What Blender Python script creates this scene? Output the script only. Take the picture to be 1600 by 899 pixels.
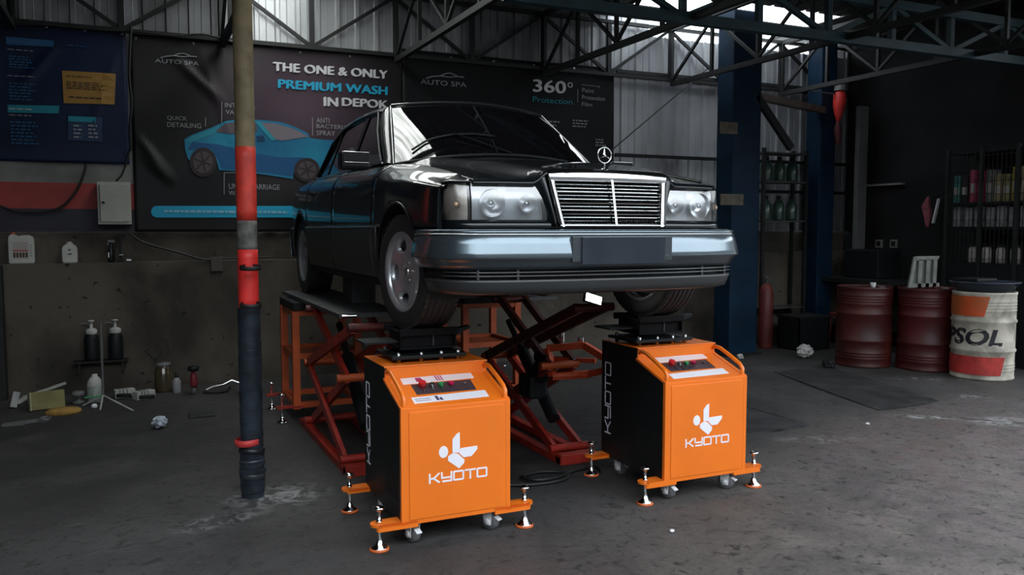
import bpy, bmesh, math, random
import numpy as np
from mathutils import Vector, Matrix, noise

for _o in list(bpy.data.objects): bpy.data.objects.remove(_o)
SC = bpy.context.scene
COL = SC.collection
random.seed(7)

# ------------------------------------------------------------------ camera
CF, CYAW, CPIT = 1293.0, 0.4287, 0.0709
CC = np.array([-2.127, -4.256, 1.52])
CFW = np.array([math.sin(CYAW)*math.cos(CPIT), math.cos(CYAW)*math.cos(CPIT), -math.sin(CPIT)])
CRT = np.array([math.cos(CYAW), -math.sin(CYAW), 0.0])
CUP = np.cross(CRT, CFW)
cam_data = bpy.data.cameras.new('camera'); cam = bpy.data.objects.new('camera', cam_data); COL.objects.link(cam)
cam_data.sensor_width = 36.0; cam_data.sensor_fit = 'HORIZONTAL'
cam_data.lens = CF*36.0/1600.0
cam_data.clip_start = 0.05; cam_data.clip_end = 200
cam.location = CC
cam.rotation_euler = (math.pi/2-CPIT, 0, -CYAW)
SC.camera = cam

# ------------------------------------------------------------------ world, light, exposure
SKY_STRENGTH = 4.4
SKYLIGHT = 7.0
w = bpy.data.worlds.new('overcast_sky'); SC.world = w; w.use_nodes = True
bg = w.node_tree.nodes['Background']; bg.inputs[0].default_value = (0.86, 0.94, 1.0, 1); bg.inputs[1].default_value = SKY_STRENGTH
SC.view_settings.view_transform = 'Standard'
SC.view_settings.look = 'None'
SC.view_settings.gamma = 1.0
SC.view_settings.exposure = 0.0
SC.view_settings.use_curve_mapping = False

# ------------------------------------------------------------------ helpers
def at(ax, c, u, v):
    """the point where the sight line of photo pixel (u, v) meets the plane ax = c"""
    d = CFW + CRT*(u-800)/CF - CUP*(v-449.5)/CF
    i = 'xyz'.index(ax); t = (c-CC[i])/d[i]
    p = CC+t*d
    return Vector((float(p[0]), float(p[1]), float(p[2])))

def mat(name, col, rough=0.5, metal=0.0, var=0.0, scale=8.0, bump=0.0, bscale=60.0, coat=0.0, emit=0.0, spec=0.5, trans=0.0, col2=None, detail=4.0, dist=0.0):
    m = bpy.data.materials.new(name); m.use_nodes = True
    nt = m.node_tree; b = nt.nodes['Principled BSDF']
    b.inputs['Base Color'].default_value = (*col, 1)
    b.inputs['Roughness'].default_value = rough; b.inputs['Metallic'].default_value = metal
    b.inputs['Specular IOR Level'].default_value = spec
    b.inputs['Coat Weight'].default_value = coat; b.inputs['Coat Roughness'].default_value = 0.04
    b.inputs['Transmission Weight'].default_value = trans
    if emit:
        b.inputs['Emission Color'].default_value = (*col, 1); b.inputs['Emission Strength'].default_value = emit
    tc = None
    if var > 0 or bump > 0 or col2:
        tc = nt.nodes.new('ShaderNodeTexCoord')
    if var > 0 or col2:
        n = nt.nodes.new('ShaderNodeTexNoise'); n.inputs['Scale'].default_value = scale; n.inputs['Detail'].default_value = detail; n.inputs['Distortion'].default_value = dist
        nt.links.new(tc.outputs['Object'], n.inputs['Vector'])
        r = nt.nodes.new('ShaderNodeValToRGB')
        r.color_ramp.elements[0].position = 0.35; r.color_ramp.elements[1].position = 0.65
        c2 = col2 if col2 else tuple(max(0, c*(1-var)) for c in col)
        r.color_ramp.elements[0].color = (*c2, 1); r.color_ramp.elements[1].color = (*tuple(min(1, c*(1+var)) for c in col), 1)
        nt.links.new(n.outputs['Fac'], r.inputs['Fac']); nt.links.new(r.outputs['Color'], b.inputs['Base Color'])
    if bump > 0:
        n = nt.nodes.new('ShaderNodeTexNoise'); n.inputs['Scale'].default_value = bscale; n.inputs['Detail'].default_value = 5
        nt.links.new(tc.outputs['Object'], n.inputs['Vector'])
        bp = nt.nodes.new('ShaderNodeBump'); bp.inputs['Strength'].default_value = bump; bp.inputs['Distance'].default_value = 0.02
        nt.links.new(n.outputs['Fac'], bp.inputs['Height']); nt.links.new(bp.outputs['Normal'], b.inputs['Normal'])
    return m

class MB:
    def __init__(s): s.v = []; s.f = []; s.sm = []; s.mi = []
    def add(s, verts, faces, smooth=False, m=0, M=None):
        o = len(s.v)
        for p in verts:
            p = Vector(p)
            if M is not None: p = M @ p
            s.v.append((p.x, p.y, p.z))
        for f in faces: s.f.append(tuple(i+o for i in f)); s.sm.append(smooth); s.mi.append(m)
        return s
    def box(s, a, b, bev=0.0, M=None, m=0):
        (x0, y0, z0), (x1, y1, z1) = [tuple(map(min, a, b)), tuple(map(max, a, b))]
        if bev <= 0:
            v = [(x0,y0,z0),(x1,y0,z0),(x1,y1,z0),(x0,y1,z0),(x0,y0,z1),(x1,y0,z1),(x1,y1,z1),(x0,y1,z1)]
            s.add(v, [(0,3,2,1),(4,5,6,7),(0,1,5,4),(1,2,6,5),(2,3,7,6),(3,0,4,7)], False, m, M)
        else:
            bm = bmesh.new(); bmesh.ops.create_cube(bm, size=1)
            for q in bm.verts: q.co = Vector(((q.co.x+.5)*(x1-x0)+x0, (q.co.y+.5)*(y1-y0)+y0, (q.co.z+.5)*(z1-z0)+z0))
            bev = min(bev, .49*min(x1-x0, y1-y0, z1-z0))
            bmesh.ops.bevel(bm, geom=bm.edges[:], offset=bev, segments=2, affect='EDGES', profile=0.6)
            s.bm(bm, M=M, m=m)
        return s
    def bm(s, bm, M=None, smooth=False, m=0):
        bm.verts.index_update()
        s.add([q.co.copy() for q in bm.verts], [[q.index for q in f.verts] for f in bm.faces], smooth, m, M); bm.free(); return s
    def obox(s, c, ex, ey, ez, m=0):
        """oriented box: centre c and three half-extent vectors"""
        c = Vector(c); ex = Vector(ex); ey = Vector(ey); ez = Vector(ez)
        v = [c+ex*a+ey*b+ez*d for d in (-1,1) for a, b in ((-1,-1),(1,-1),(1,1),(-1,1))]
        return s.add(v, [(0,3,2,1),(4,5,6,7),(0,1,5,4),(1,2,6,5),(2,3,7,6),(3,0,4,7)], False, m)
    def bar(s, p0, p1, wid, th, up=(0,0,1), m=0):
        p0 = Vector(p0); p1 = Vector(p1); d = p1-p0; L = d.length; d.normalize(); up = Vector(up)
        sd = d.cross(up)
        if sd.length < 1e-5: sd = d.cross(Vector((1,0,0)))
        sd.normalize(); u2 = sd.cross(d)
        return s.obox((p0+p1)/2, d*(L/2), sd*(wid/2), u2*(th/2), m)
    def tube(s, pts, r, n=10, closed=False, caps=True, m=0, rs=None):
        pts = [Vector(p) for p in pts]; k = len(pts)
        prev = None; rings = []; vs = []
        for i, p in enumerate(pts):
            if closed: d = pts[(i+1) % k]-pts[i-1]
            else: d = pts[min(i+1, k-1)]-pts[max(i-1, 0)]
            if d.length < 1e-9: d = Vector((0,0,1))
            d.normalize()
            if prev is None:
                a = Vector((0,0,1)) if abs(d.z) < .9 else Vector((1,0,0))
                x = d.cross(a).normalized()
            else:
                x = prev-d*prev.dot(d)
                x = x.normalized() if x.length > 1e-6 else d.cross(Vector((0,0,1))).normalized()
            prev = x; y = d.cross(x)
            rr = rs[i] if rs else r
            for j in range(n):
                t = 2*math.pi*j/n
                vs.append(p+x*(rr*math.cos(t))+y*(rr*math.sin(t)))
        fs = []
        for i in range(k if closed else k-1):
            i2 = (i+1) % k
            for j in range(n):
                j2 = (j+1) % n
                fs.append((i*n+j, i*n+j2, i2*n+j2, i2*n+j))
        s.add(vs, fs, True, m)
        if caps and not closed:
            s.add([vs[j] for j in range(n)], [tuple(range(n))[::-1]], False, m)
            s.add([vs[(k-1)*n+j] for j in range(n)], [tuple(range(n))], False, m)
        return s
    def cyl(s, p0, p1, r, n=16, r1=None, m=0):
        return s.tube([p0, p1], r, n, rs=[r, r if r1 is None else r1], m=m)
    def lathe(s, prof, n=24, M=None, m=0, smooth=True):
        """prof: (r, z) pairs, turned about z"""
        vs = []; fs = []
        for r, z in prof:
            for j in range(n):
                t = 2*math.pi*j/n; vs.append((r*math.cos(t), r*math.sin(t), z))
        for i in range(len(prof)-1):
            for j in range(n):
                j2 = (j+1) % n
                fs.append((i*n+j, i*n+j2, (i+1)*n+j2, (i+1)*n+j))
        return s.add(vs, fs, smooth, m, M)
    def prism(s, poly, fr, d0, d1, m=0, bev=0.0):
        """poly 2-D; fr(a, b, depth) -> 3-D; closed solid between depths d0 and d1"""
        n = len(poly)
        vs = [fr(a, b, d0) for a, b in poly]+[fr(a, b, d1) for a, b in poly]
        fs = [tuple(range(n)), tuple(range(2*n-1, n-1, -1))]+[(i, i+n, (i+1) % n+n, (i+1) % n) for i in range(n)]
        return s.add(vs, fs, False, m)
    def grid(s, rows, smooth=True, m=0, flip=False):
        nr = len(rows); nc = len(rows[0]); vs = [p for r in rows for p in r]; fs = []
        for i in range(nr-1):
            for j in range(nc-1):
                f = (i*nc+j, i*nc+j+1, (i+1)*nc+j+1, (i+1)*nc+j)
                fs.append(f[::-1] if flip else f)
        return s.add(vs, fs, smooth, m)
    def mirror(s):
        o = MB(); o.v = [(-x, y, z) for x, y, z in s.v]; o.f = [f[::-1] for f in s.f]; o.sm = list(s.sm); o.mi = list(s.mi); return o
    def join(s, o):
        k = len(s.v); s.v += o.v; s.f += [tuple(i+k for i in f) for f in o.f]; s.sm += o.sm; s.mi += o.mi; return s
    def xf(s, M):
        s.v = [tuple(M @ Vector(p)) for p in s.v]; return s
    def mesh(s, name, mats, origin=(0,0,0)):
        me = bpy.data.meshes.new(name)
        ox, oy, oz = origin
        me.from_pydata([(x-ox, y-oy, z-oz) for x, y, z in s.v], [], s.f)
        for p, sm, mi in zip(me.polygons, s.sm, s.mi): p.use_smooth = sm; p.material_index = mi
        for mm in (mats if isinstance(mats, (list, tuple)) else [mats]): me.materials.append(mm)
        bm = bmesh.new(); bm.from_mesh(me); bmesh.ops.recalc_face_normals(bm, faces=bm.faces); bm.to_mesh(me); bm.free()
        me.update()
        return me

def origin_of(o):
    p = Vector((0,0,0))
    while o is not None: p = p+o.location; o = o.parent
    return p
def obj(name, mb, mats, parent=None, label=None, solid=0.0):
    """one mesh object from world coordinates; under a parent it keeps the parent's origin"""
    if parent is None:
        xs = np.array(mb.v); lo = xs.min(0); hi = xs.max(0)
        loc = Vector((float((lo[0]+hi[0])/2), float((lo[1]+hi[1])/2), float(lo[2])))
        o = bpy.data.objects.new(name, mb.mesh(name, mats, loc)); o.location = loc
    else:
        o = bpy.data.objects.new(name, mb.mesh(name, mats, origin_of(parent))); o.parent = parent
    COL.objects.link(o)
    if solid:
        md = o.modifiers.new('thickness', 'SOLIDIFY'); md.thickness = solid; md.offset = -1
    if label: o['label'] = label
    return o
def tag(o, label, cat, group=None, kind=None):
    o['label'] = label; o['category'] = cat
    if group: o['group'] = group
    if kind: o['kind'] = kind
    return o
def thing(name, loc, label, cat, group=None):
    o = bpy.data.objects.new(name, None); COL.objects.link(o); o.location = loc; o.empty_display_size = .1
    return tag(o, label, cat, group)
def struct(o, label=None):
    o['kind'] = 'structure'
    if label: o['label'] = label
    return o
def copy_thing(root, loc, label=None, group=None, rotz=None):
    r = root.copy(); COL.objects.link(r); r.location = loc
    if rotz is not None: r.rotation_euler = (0, 0, rotz)
    if label: r['label'] = label
    if group: r['group'] = group
    for ch in list(root.children):
        c = ch.copy(); COL.objects.link(c); c.parent = r
        for g in list(ch.children):
            d = g.copy(); COL.objects.link(d); d.parent = c
    return r
def text_mb(txt, x0, x1, z0, z1, fr, bold=0.0, ang=0.0, shear=0.0):
    """lettering fitted to the box x0..x1, z0..z1 and laid on a surface by fr(a, b)"""
    cu = bpy.data.curves.new('t', 'FONT'); cu.body = txt; cu.size = 1; cu.offset = bold; cu.resolution_u = 3; cu.shear = shear
    o = bpy.data.objects.new('t', cu); COL.objects.link(o)
    bpy.context.view_layer.update()
    me = bpy.data.meshes.new_from_object(o.evaluated_get(bpy.context.evaluated_depsgraph_get()))
    bpy.data.objects.remove(o); bpy.data.curves.remove(cu)
    P = np.array([v.co[:] for v in me.vertices]); lo = P.min(0); hi = P.max(0)
    mb = MB()
    vs = [fr(x0+(p[0]-lo[0])/(hi[0]-lo[0])*(x1-x0), z0+(p[1]-lo[1])/(hi[1]-lo[1])*(z1-z0)) for p in P]
    mb.add(vs, [tuple(p.vertices) for p in me.polygons])
    bpy.data.meshes.remove(me)
    return mb
def pch(xs, ys):
    """smooth monotone interpolation through points"""
    xs = np.array(xs, float); ys = np.array(ys, float); h = np.diff(xs); d = np.diff(ys)/h
    m = np.zeros(len(xs)); m[0] = d[0]; m[-1] = d[-1]
    for i in range(1, len(xs)-1):
        m[i] = 0 if d[i-1]*d[i] <= 0 else 2*d[i-1]*d[i]/(d[i-1]+d[i])
    def f(x):
        x = min(max(x, xs[0]), xs[-1]); i = min(max(int(np.searchsorted(xs, x))-1, 0), len(h)-1)
        t = (x-xs[i])/h[i]; t2 = t*t; t3 = t2*t
        return float((2*t3-3*t2+1)*ys[i]+(t3-2*t2+t)*h[i]*m[i]+(-2*t3+3*t2)*ys[i+1]+(t3-t2)*h[i]*m[i+1])
    return f
def lerp(a, b, t): return a+(b-a)*t
def frange(a, b, n): return [a+(b-a)*i/(n-1) for i in range(n)]
def circ(r, n, cx=0.0, cy=0.0, ry=None): return [(cx+r*math.cos(2*math.pi*i/n), cy+(ry or r)*math.sin(2*math.pi*i/n)) for i in range(n)]

# ------------------------------------------------------------------ materials
M = {}
M['orange'] = mat('orange_enamel', (0.87, 0.185, 0.012), 0.38, 0, 0.04, 3, coat=0.25)
M['orange_dull'] = mat('orange_dull', (0.46, 0.080, 0.018), 0.5, 0, 0.2, 6)
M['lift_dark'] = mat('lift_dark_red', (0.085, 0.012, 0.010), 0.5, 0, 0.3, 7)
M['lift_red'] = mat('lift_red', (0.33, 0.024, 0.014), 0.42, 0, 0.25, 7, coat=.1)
M['black'] = mat('black_powdercoat', (0.009, 0.011, 0.012), 0.5, 0, 0.1, 20, 0.05, 300, spec=.25)
M['black_gloss'] = mat('black_gloss', (0.008, 0.008, 0.009), 0.28, spec=.3)
M['rubber'] = mat('rubber', (0.02, 0.02, 0.021), 0.62, 0, 0.2, 15, 0.15, 120)
M['chrome'] = mat('chrome', (0.80, 0.81, 0.82), 0.08, 1.0)
M['steel'] = mat('steel', (0.55, 0.55, 0.56), 0.28, 1.0, 0.15, 20)
M['white'] = mat('white_paint', (0.78, 0.78, 0.80), 0.45, 0, 0.03, 10)
M['paint'] = mat('car_paint', (0.004, 0.006, 0.008), 0.35, 0.0, coat=.8, spec=.12)
M['clad'] = mat('car_cladding', (0.030, 0.032, 0.034), 0.40, 0, 0.05, 5, coat=.15)
M['bumper'] = mat('car_bumper_paint', (0.15, 0.19, 0.22), 0.22, 0.8, 0.05, 3, coat=.6)
M['glass_dark'] = mat('tinted_glass', (0.004, 0.004, 0.005), 0.02, 0.0, spec=0.75, coat=.3)
M['rim'] = mat('silver_alloy', (0.56, 0.57, 0.60), 0.30, 0.75, 0.08, 12)
M['dark'] = mat('dark_underbody', (0.010, 0.010, 0.010), 0.8, 0, 0.3, 9)
M['galv'] = mat('galvanised_sheet', (0.34, 0.35, 0.37), 0.42, 0.45, 0.18, 2.2, 0.05, 8)
M['roof_sheet'] = mat('roof_sheet', (0.034, 0.032, 0.031), 0.7, 0.1, 0.35, 3)
M['truss'] = mat('truss_steel', (0.010, 0.011, 0.011), 0.6, 0.1, 0.3, 6)
M['truss_blue'] = mat('truss_blue', (0.014, 0.042, 0.052), 0.55, 0.0, 0.3, 4)
M['col_blue'] = mat('column_blue', (0.006, 0.022, 0.046), 0.55, 0.0, 0.25, 3, spec=.15)
M['cable'] = mat('cable', (0.012, 0.012, 0.012), 0.55)
M['grey'] = mat('grey_plastic', (0.12, 0.12, 0.125), 0.5)
M['red'] = mat('red_plastic', (0.6, 0.02, 0.025), 0.35)
M['green'] = mat('green_plastic', (0.03, 0.28, 0.10), 0.35)
# ================================================================== SETTING
WY = 4.50      # face of the cladding behind the banners
ROOF = 4.12
def floor_material():
    m = bpy.data.materials.new('oily_concrete'); m.use_nodes = True
    nt = m.node_tree; b = nt.nodes['Principled BSDF']; L = nt.links
    def nd(t, **k):
        n = nt.nodes.new(t)
        for a, v in k.items(): setattr(n, a, v)
        return n
    pos = nd('ShaderNodeNewGeometry').outputs['Position']
    def noise_(scale, detail=6, dist=0.0, rough=.55):
        n = nd('ShaderNodeTexNoise'); n.inputs['Scale'].default_value = scale; n.inputs['Detail'].default_value = detail; n.inputs['Distortion'].default_value = dist; n.inputs['Roughness'].default_value = rough
        L.new(pos, n.inputs['Vector']); return n.outputs['Fac']
    def rng(src, lo, hi, a=0.0, c=1.0):
        r = nd('ShaderNodeMapRange'); r.inputs[1].default_value = lo; r.inputs[2].default_value = hi; r.inputs[3].default_value = a; r.inputs[4].default_value = c; L.new(src, r.inputs[0]); return r.outputs[0]
    def mul(a, b_):
        n = nd('ShaderNodeMath', operation='MULTIPLY'); L.new(a, n.inputs[0])
        if isinstance(b_, float): n.inputs[1].default_value = b_
        else: L.new(b_, n.inputs[1])
        return n.outputs[0]
    def mix(src, col, fac):
        n = nd('ShaderNodeMix', data_type='RGBA'); L.new(fac, n.inputs[0])
        if isinstance(src, tuple): n.inputs[6].default_value = (*src, 1)
        else: L.new(src, n.inputs[6])
        n.inputs[7].default_value = (*col, 1); return n.outputs[2]
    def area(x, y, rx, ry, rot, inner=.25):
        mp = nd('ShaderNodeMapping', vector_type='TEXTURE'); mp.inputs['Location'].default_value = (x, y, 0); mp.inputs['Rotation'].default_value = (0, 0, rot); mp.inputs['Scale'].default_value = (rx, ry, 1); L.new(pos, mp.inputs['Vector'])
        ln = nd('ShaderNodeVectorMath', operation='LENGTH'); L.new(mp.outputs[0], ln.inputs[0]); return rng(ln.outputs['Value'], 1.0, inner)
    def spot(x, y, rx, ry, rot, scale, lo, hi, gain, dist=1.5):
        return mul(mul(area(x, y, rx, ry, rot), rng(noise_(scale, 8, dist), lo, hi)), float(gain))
    src = mix((0.044, 0.041, 0.041), (0.075, 0.071, 0.070), rng(noise_(1.1, 9, .6, .65), .38, .64))
    # paler area paints daylight into the right foreground; reddish wear, oil soaked areas
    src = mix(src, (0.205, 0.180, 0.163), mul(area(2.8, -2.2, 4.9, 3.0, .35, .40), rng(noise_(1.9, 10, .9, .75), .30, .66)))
    src = mix(src, (0.165, 0.132, 0.138), mul(area(3.4, -1.0, 3.2, 1.8, .35, .40), rng(noise_(3.1, 9, .9, .75), .44, .60)))
    src = mix(src, (0.125, 0.088, 0.084), spot(3.0, -.25, 2.0, 1.0, .35, 2.2, .42, .66, .75))
    src = mix(src, (0.100, 0.060, 0.056), spot(-1.0, -1.35, 1.1, .45, .3, 3.0, .42, .62, .7))
    src = mix(src, (0.040, 0.039, 0.039), spot(1.6, -1.2, 1.2, .8, .2, 1.6, .45, .62, .5))
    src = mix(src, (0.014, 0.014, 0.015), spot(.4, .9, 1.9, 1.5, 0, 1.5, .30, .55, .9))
    src = mix(src, (0.022, 0.022, 0.023), spot(-2.6, 2.4, 2.2, 2.2, 0, 1.3, .25, .55, .8))  # oil at the back, with the fading daylight painted in as well
    src = mix(src, (0.020, 0.020, 0.021), spot(2.6, 1.7, 1.7, 1.4, 0, 1.4, .35, .6, .7))
    # fine dark pits and pale grit
    src = mix(src, (0.022, 0.021, 0.021), mul(rng(noise_(15, 5, 1.0), .57, .68), .85))
    src = mix(src, (0.17, 0.165, 0.16), mul(rng(noise_(34, 3), .66, .76), .55))
    src = mix(src, (0.030, 0.029, 0.028), mul(rng(noise_(5.5, 7, 2.2), .60, .70), .6))
    src = mix(src, (0.035, 0.033, 0.033), mul(rng(noise_(55, 4, .3), .50, .72), .5))
    # broken pale plaster along the slab joint and by the pole foot
    for q in ((3.66,.36,.34,.10,-.62,7,.44,.58,.9,2.5),(4.10,-.02,.34,.20,-.35,6,.44,.58,.9,2.5),(4.72,.80,.22,.10,-.9,7,.46,.60,.7,2.5),(5.15,1.55,.45,.12,-.5,7,.50,.62,.7,2.5),(-1.42,.50,.34,.26,0,8,.44,.60,.75,2.0),(-1.75,.22,.30,.14,.3,9,.48,.62,.6,2.0),(2.35,.18,.4,.14,-.4,7,.48,.64,.4,2.0)):
        src = mix(src, (0.36, 0.36, 0.36), spot(*q))
    # dark joint lines of the floor slabs
    def line(x0, y0, x1, y1, wd):
        L_ = math.hypot(x1-x0, y1-y0); return mul(area((x0+x1)/2, (y0+y1)/2, L_/2, wd, math.atan2(y1-y0, x1-x0), .6), rng(noise_(9, 4), .32, .46))
    for q in ((4.02,2.50,3.50,.67,.045),(3.50,.67,4.32,.74,.030),(4.78,2.50,4.30,.74,.04),(2.60,.50,2.56,1.95,.045),(2.58,.52,2.1,.50,.03),(3.62,.48,4.6,-.55,.016)):
        src = mix(src, (0.006, 0.006, 0.006), line(*q))
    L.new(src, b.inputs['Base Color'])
    b.inputs['Roughness'].default_value = .7; b.inputs['Specular IOR Level'].default_value = .25
    bp = nd('ShaderNodeBump'); bp.inputs['Strength'].default_value = .45; bp.inputs['Distance'].default_value = .02; L.new(noise_(16, 8, .5, .65), bp.inputs['Height']); L.new(bp.outputs[0], b.inputs['Normal'])
    return m
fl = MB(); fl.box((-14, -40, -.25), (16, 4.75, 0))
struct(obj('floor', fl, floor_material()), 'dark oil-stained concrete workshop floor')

# sunken steel trench covers let into the floor on the right
hatch = mat('floor_plate_steel', (0.034, 0.034, 0.036), 0.6, 0.1, 0.4, 4, .3, 30, spec=.3)
def hatch_plate(name, pts, label):
    t = MB(); z = .006
    t.prism([(p[0], p[1]) for p in pts], lambda a, b, d: (a, b, d), .0, z)
    o = obj(name, t, hatch); tag(o, label, 'floor plate', None)
hatch_plate('floor_plate', [(3.50,.67),(4.30,.74),(4.78,2.50),(4.02,2.50)], 'long dark steel floor plate sunk between machine and barrels')
hatch_plate('floor_plate', [(1.62,.55),(2.58,.52),(2.56,1.90),(1.60,1.95)], 'short dark steel floor plate beside the right orange machine')

# concrete lower wall with a ledge, recessed band above it
def wall_material(name, c1, c2):
    m = mat(name, c1, 0.85, 0, 0.3, 1.4, 0.5, 9, spec=.2, col2=c2, detail=9, dist=.4)
    nt = m.node_tree; b = nt.nodes['Principled BSDF']; L = nt.links
    tc = [n for n in nt.nodes if n.type == 'TEX_COORD'][0]
    src = b.inputs['Base Color'].links[0].from_socket
    v = nt.nodes.new('ShaderNodeTexNoise'); v.inputs['Scale'].default_value = 13; v.inputs['Detail'].default_value = 2
    L.new(tc.outputs['Object'], v.inputs['Vector'])
    r = nt.nodes.new('ShaderNodeMapRange'); r.inputs[1].default_value = .68; r.inputs[2].default_value = .74; L.new(v.outputs['Fac'], r.inputs[0])
    n = nt.nodes.new('ShaderNodeMix'); n.data_type = 'RGBA'; L.new(r.outputs[0], n.inputs[0]); L.new(src, n.inputs[6]); n.inputs[7].default_value = (.02, .02, .02, 1)
    L.new(n.outputs[2], b.inputs['Base Color'])
    return m
concrete = wall_material('stained_concrete', (0.092, 0.079, 0.064), (0.044, 0.039, 0.033))
wb = MB()
wb.box((-5.2, 4.35, 0), (7.4, 4.75, 1.205))
wb.box((-5.2, WY+.045, 1.205), (7.4, 4.75, 1.49))
WALL = struct(obj('wall_back', wb, concrete), 'stained concrete lower wall with a ledge under the banners')
# corrugated cladding: one sheet each, sharing meshes
def sheet_mb(wid, z0, z1, rib=.205):
    prof = []; x = 0
    while x < wid-.001:
        for dx, dy in ((0, 0), (.030, 0), (.042, -.026), (.078, -.026), (.090, 0), (.150, 0), (.154, -.006), (.160, 0)):
            if x+dx < wid: prof.append((x+dx, dy))
        x += rib
    prof.append((wid, 0))
    return prof
SW = .82
for tall, z1 in ((0, ROOF-.03), (1, 3.86)):
    pass
prof = sheet_mb(SW+.03, 0, 0)
mesh_cache = {}
def cladding_sheet(k, x, z1, mt):
    key = (z1, mt.name)
    if key not in mesh_cache:
        a = MB(); rows = [[(px, py, 1.488) for px, py in prof], [(px, py, z1) for px, py in prof]]
        a.grid(rows, False); mesh_cache[key] = a.mesh('corrugated_sheet', mt)
    o = bpy.data.objects.new('corrugated_sheet', mesh_cache[key]); COL.objects.link(o)
    o.parent = WALL; o.location = Vector((x, WY+.035+(k % 2)*.004, 0))-WALL.location
M['galv2'] = mat('galvanised_sheet_shaded', (0.21, 0.215, 0.225), 0.5, 0.4, 0.25, 2.0, 0.05, 8)
M['galv3'] = mat('galvanised_sheet_lit', (0.50, 0.51, 0.53), 0.36, 0.4, 0.12, 2.0, 0.05, 8)
pat = ['galv2', 'galv2', 'galv', 'galv', 'galv2', 'galv3', 'galv3', 'galv', 'galv2', 'galv2', 'galv3', 'galv3', 'galv3', 'galv', 'galv', 'galv2']  # sheet tones paint in daylight near skylight and gap, shade elsewhere
for k in range(16):
    x = -5.3+k*SW
    cladding_sheet(k, x, 3.90 if 4.0 < x+SW/2 < 7.0 else ROOF-.01, M[pat[k]])
# girts: horizontal rails across the cladding right of the banner, and the painted board at the left
gm = MB()
for z in (3.43, 2.42, 2.02): gm.box((3.26, WY-.03, z-.02), (7.1, WY+.006, z+.02))
o = obj('girt', gm, M['truss'], WALL)

# side walls
wl = MB(); wl.box((-5.4, -8.0, 0), (-5.2, 4.75, ROOF))  # run forward and kept dark to hold light off the left side
struct(obj('wall_left', wl, mat('dark_left_wall', (.028,.027,.025), .85, 0, .3, 1.5, spec=.2)), 'unseen dark concrete wall on the left, run forward to block light')
darkwall = mat('dark_board_wall', (0.018, 0.018, 0.019), 0.85, 0, 0.3, 1.5, spec=.2)
wr = MB(); wr.box((7.1, .9, 0), (7.3, 4.75, ROOF))
struct(obj('wall_right', wr, darkwall), 'dark boarded wall behind the shelves on the right')

# unseen blocks added opposite the open front to cut the low sky
wf = MB(); wf.box((-22, -18.4, 0), (26, -18, 7.5)); wf.box((21, -18, 0), (21.4, 8, 6.0))
struct(obj('wall_sky_blocker', wf, mat('sky_blocker_dark', (0.10, 0.10, 0.10), .8, 0, .3, .4)), 'unseen dark building added opposite the open front to block low sky')

# ceiling: separate roofing sheets, one of them translucent
ceil = bpy.data.objects.new('ceiling', None); COL.objects.link(ceil); ceil.location = (0, 0, ROOF); struct(ceil, 'dark corrugated roof on steel purlins')
RY0, RY1 = -2.7, 4.85
rp = sheet_mb(.93, 0, 0)
a = MB(); a.grid([[(px, RY0, -py) for px, py in rp], [(px, RY1, -py) for px, py in rp]], False); rm = a.mesh('roof_sheet', M['roof_sheet'])
def skylight_material():
    m = mat('translucent_skylight', (0.93, 0.97, 0.96), 0.4)
    nt = m.node_tree; b = nt.nodes['Principled BSDF']; L = nt.links
    tc = nt.nodes.new('ShaderNodeTexCoord'); mp = nt.nodes.new('ShaderNodeMapping'); mp.inputs['Scale'].default_value = (9, 1.2, 1)
    n = nt.nodes.new('ShaderNodeTexNoise'); n.inputs['Scale'].default_value = 2.2; n.inputs['Detail'].default_value = 6
    r = nt.nodes.new('ShaderNodeValToRGB'); r.color_ramp.elements[0].color = (.50, .53, .50, 1); r.color_ramp.elements[1].color = (.95, .98, .96, 1); r.color_ramp.elements[0].position = .35; r.color_ramp.elements[1].position = .6
    L.new(tc.outputs['Object'], mp.inputs['Vector']); L.new(mp.outputs[0], n.inputs['Vector']); L.new(n.outputs['Fac'], r.inputs['Fac'])
    L.new(r.outputs[0], b.inputs['Emission Color']); b.inputs['Emission Strength'].default_value = SKYLIGHT
    return m
a = MB(); a.grid([[(px, .2, -py) for px, py in rp], [(px, RY1, -py) for px, py in rp]], False); skm = a.mesh('skylight_sheet', skylight_material())
a = MB(); a.grid([[(px, RY0, -py) for px, py in rp], [(px, .22, -py) for px, py in rp]], False); rm_front = a.mesh('roof_sheet', M['roof_sheet'])
a = MB(); a.grid([[(px, RY0, -py) for px, py in rp], [(px, 3.50, -py) for px, py in rp]], False); rm_short = a.mesh('roof_sheet', M['roof_sheet'])
for k in range(15):
    x = -1.30-.90*5+k*.90
    for me, nm in ([(rm_short, 'roof_sheet')] if 10 <= k <= 12 else [(rm, 'roof_sheet')] if k != 5 else [(skm, 'skylight_sheet'), (rm_front, 'roof_sheet')]):
        o = bpy.data.objects.new(nm, me); COL.objects.link(o); o.parent = ceil; o.location = (x, 0, .004*(k % 2))
        if nm == 'skylight_sheet': o['label'] = 'white translucent roof sheet letting daylight in'
for k, y in enumerate((4.0, 2.6, 1.2, -.4, -1.5, -2.6)):
    pm = MB(); pm.box((-5.2, y-.03, ROOF-.115), (7.1, y+.03, ROOF-.03))
    o = obj('purlin', pm, M['truss'], ceil)

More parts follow.
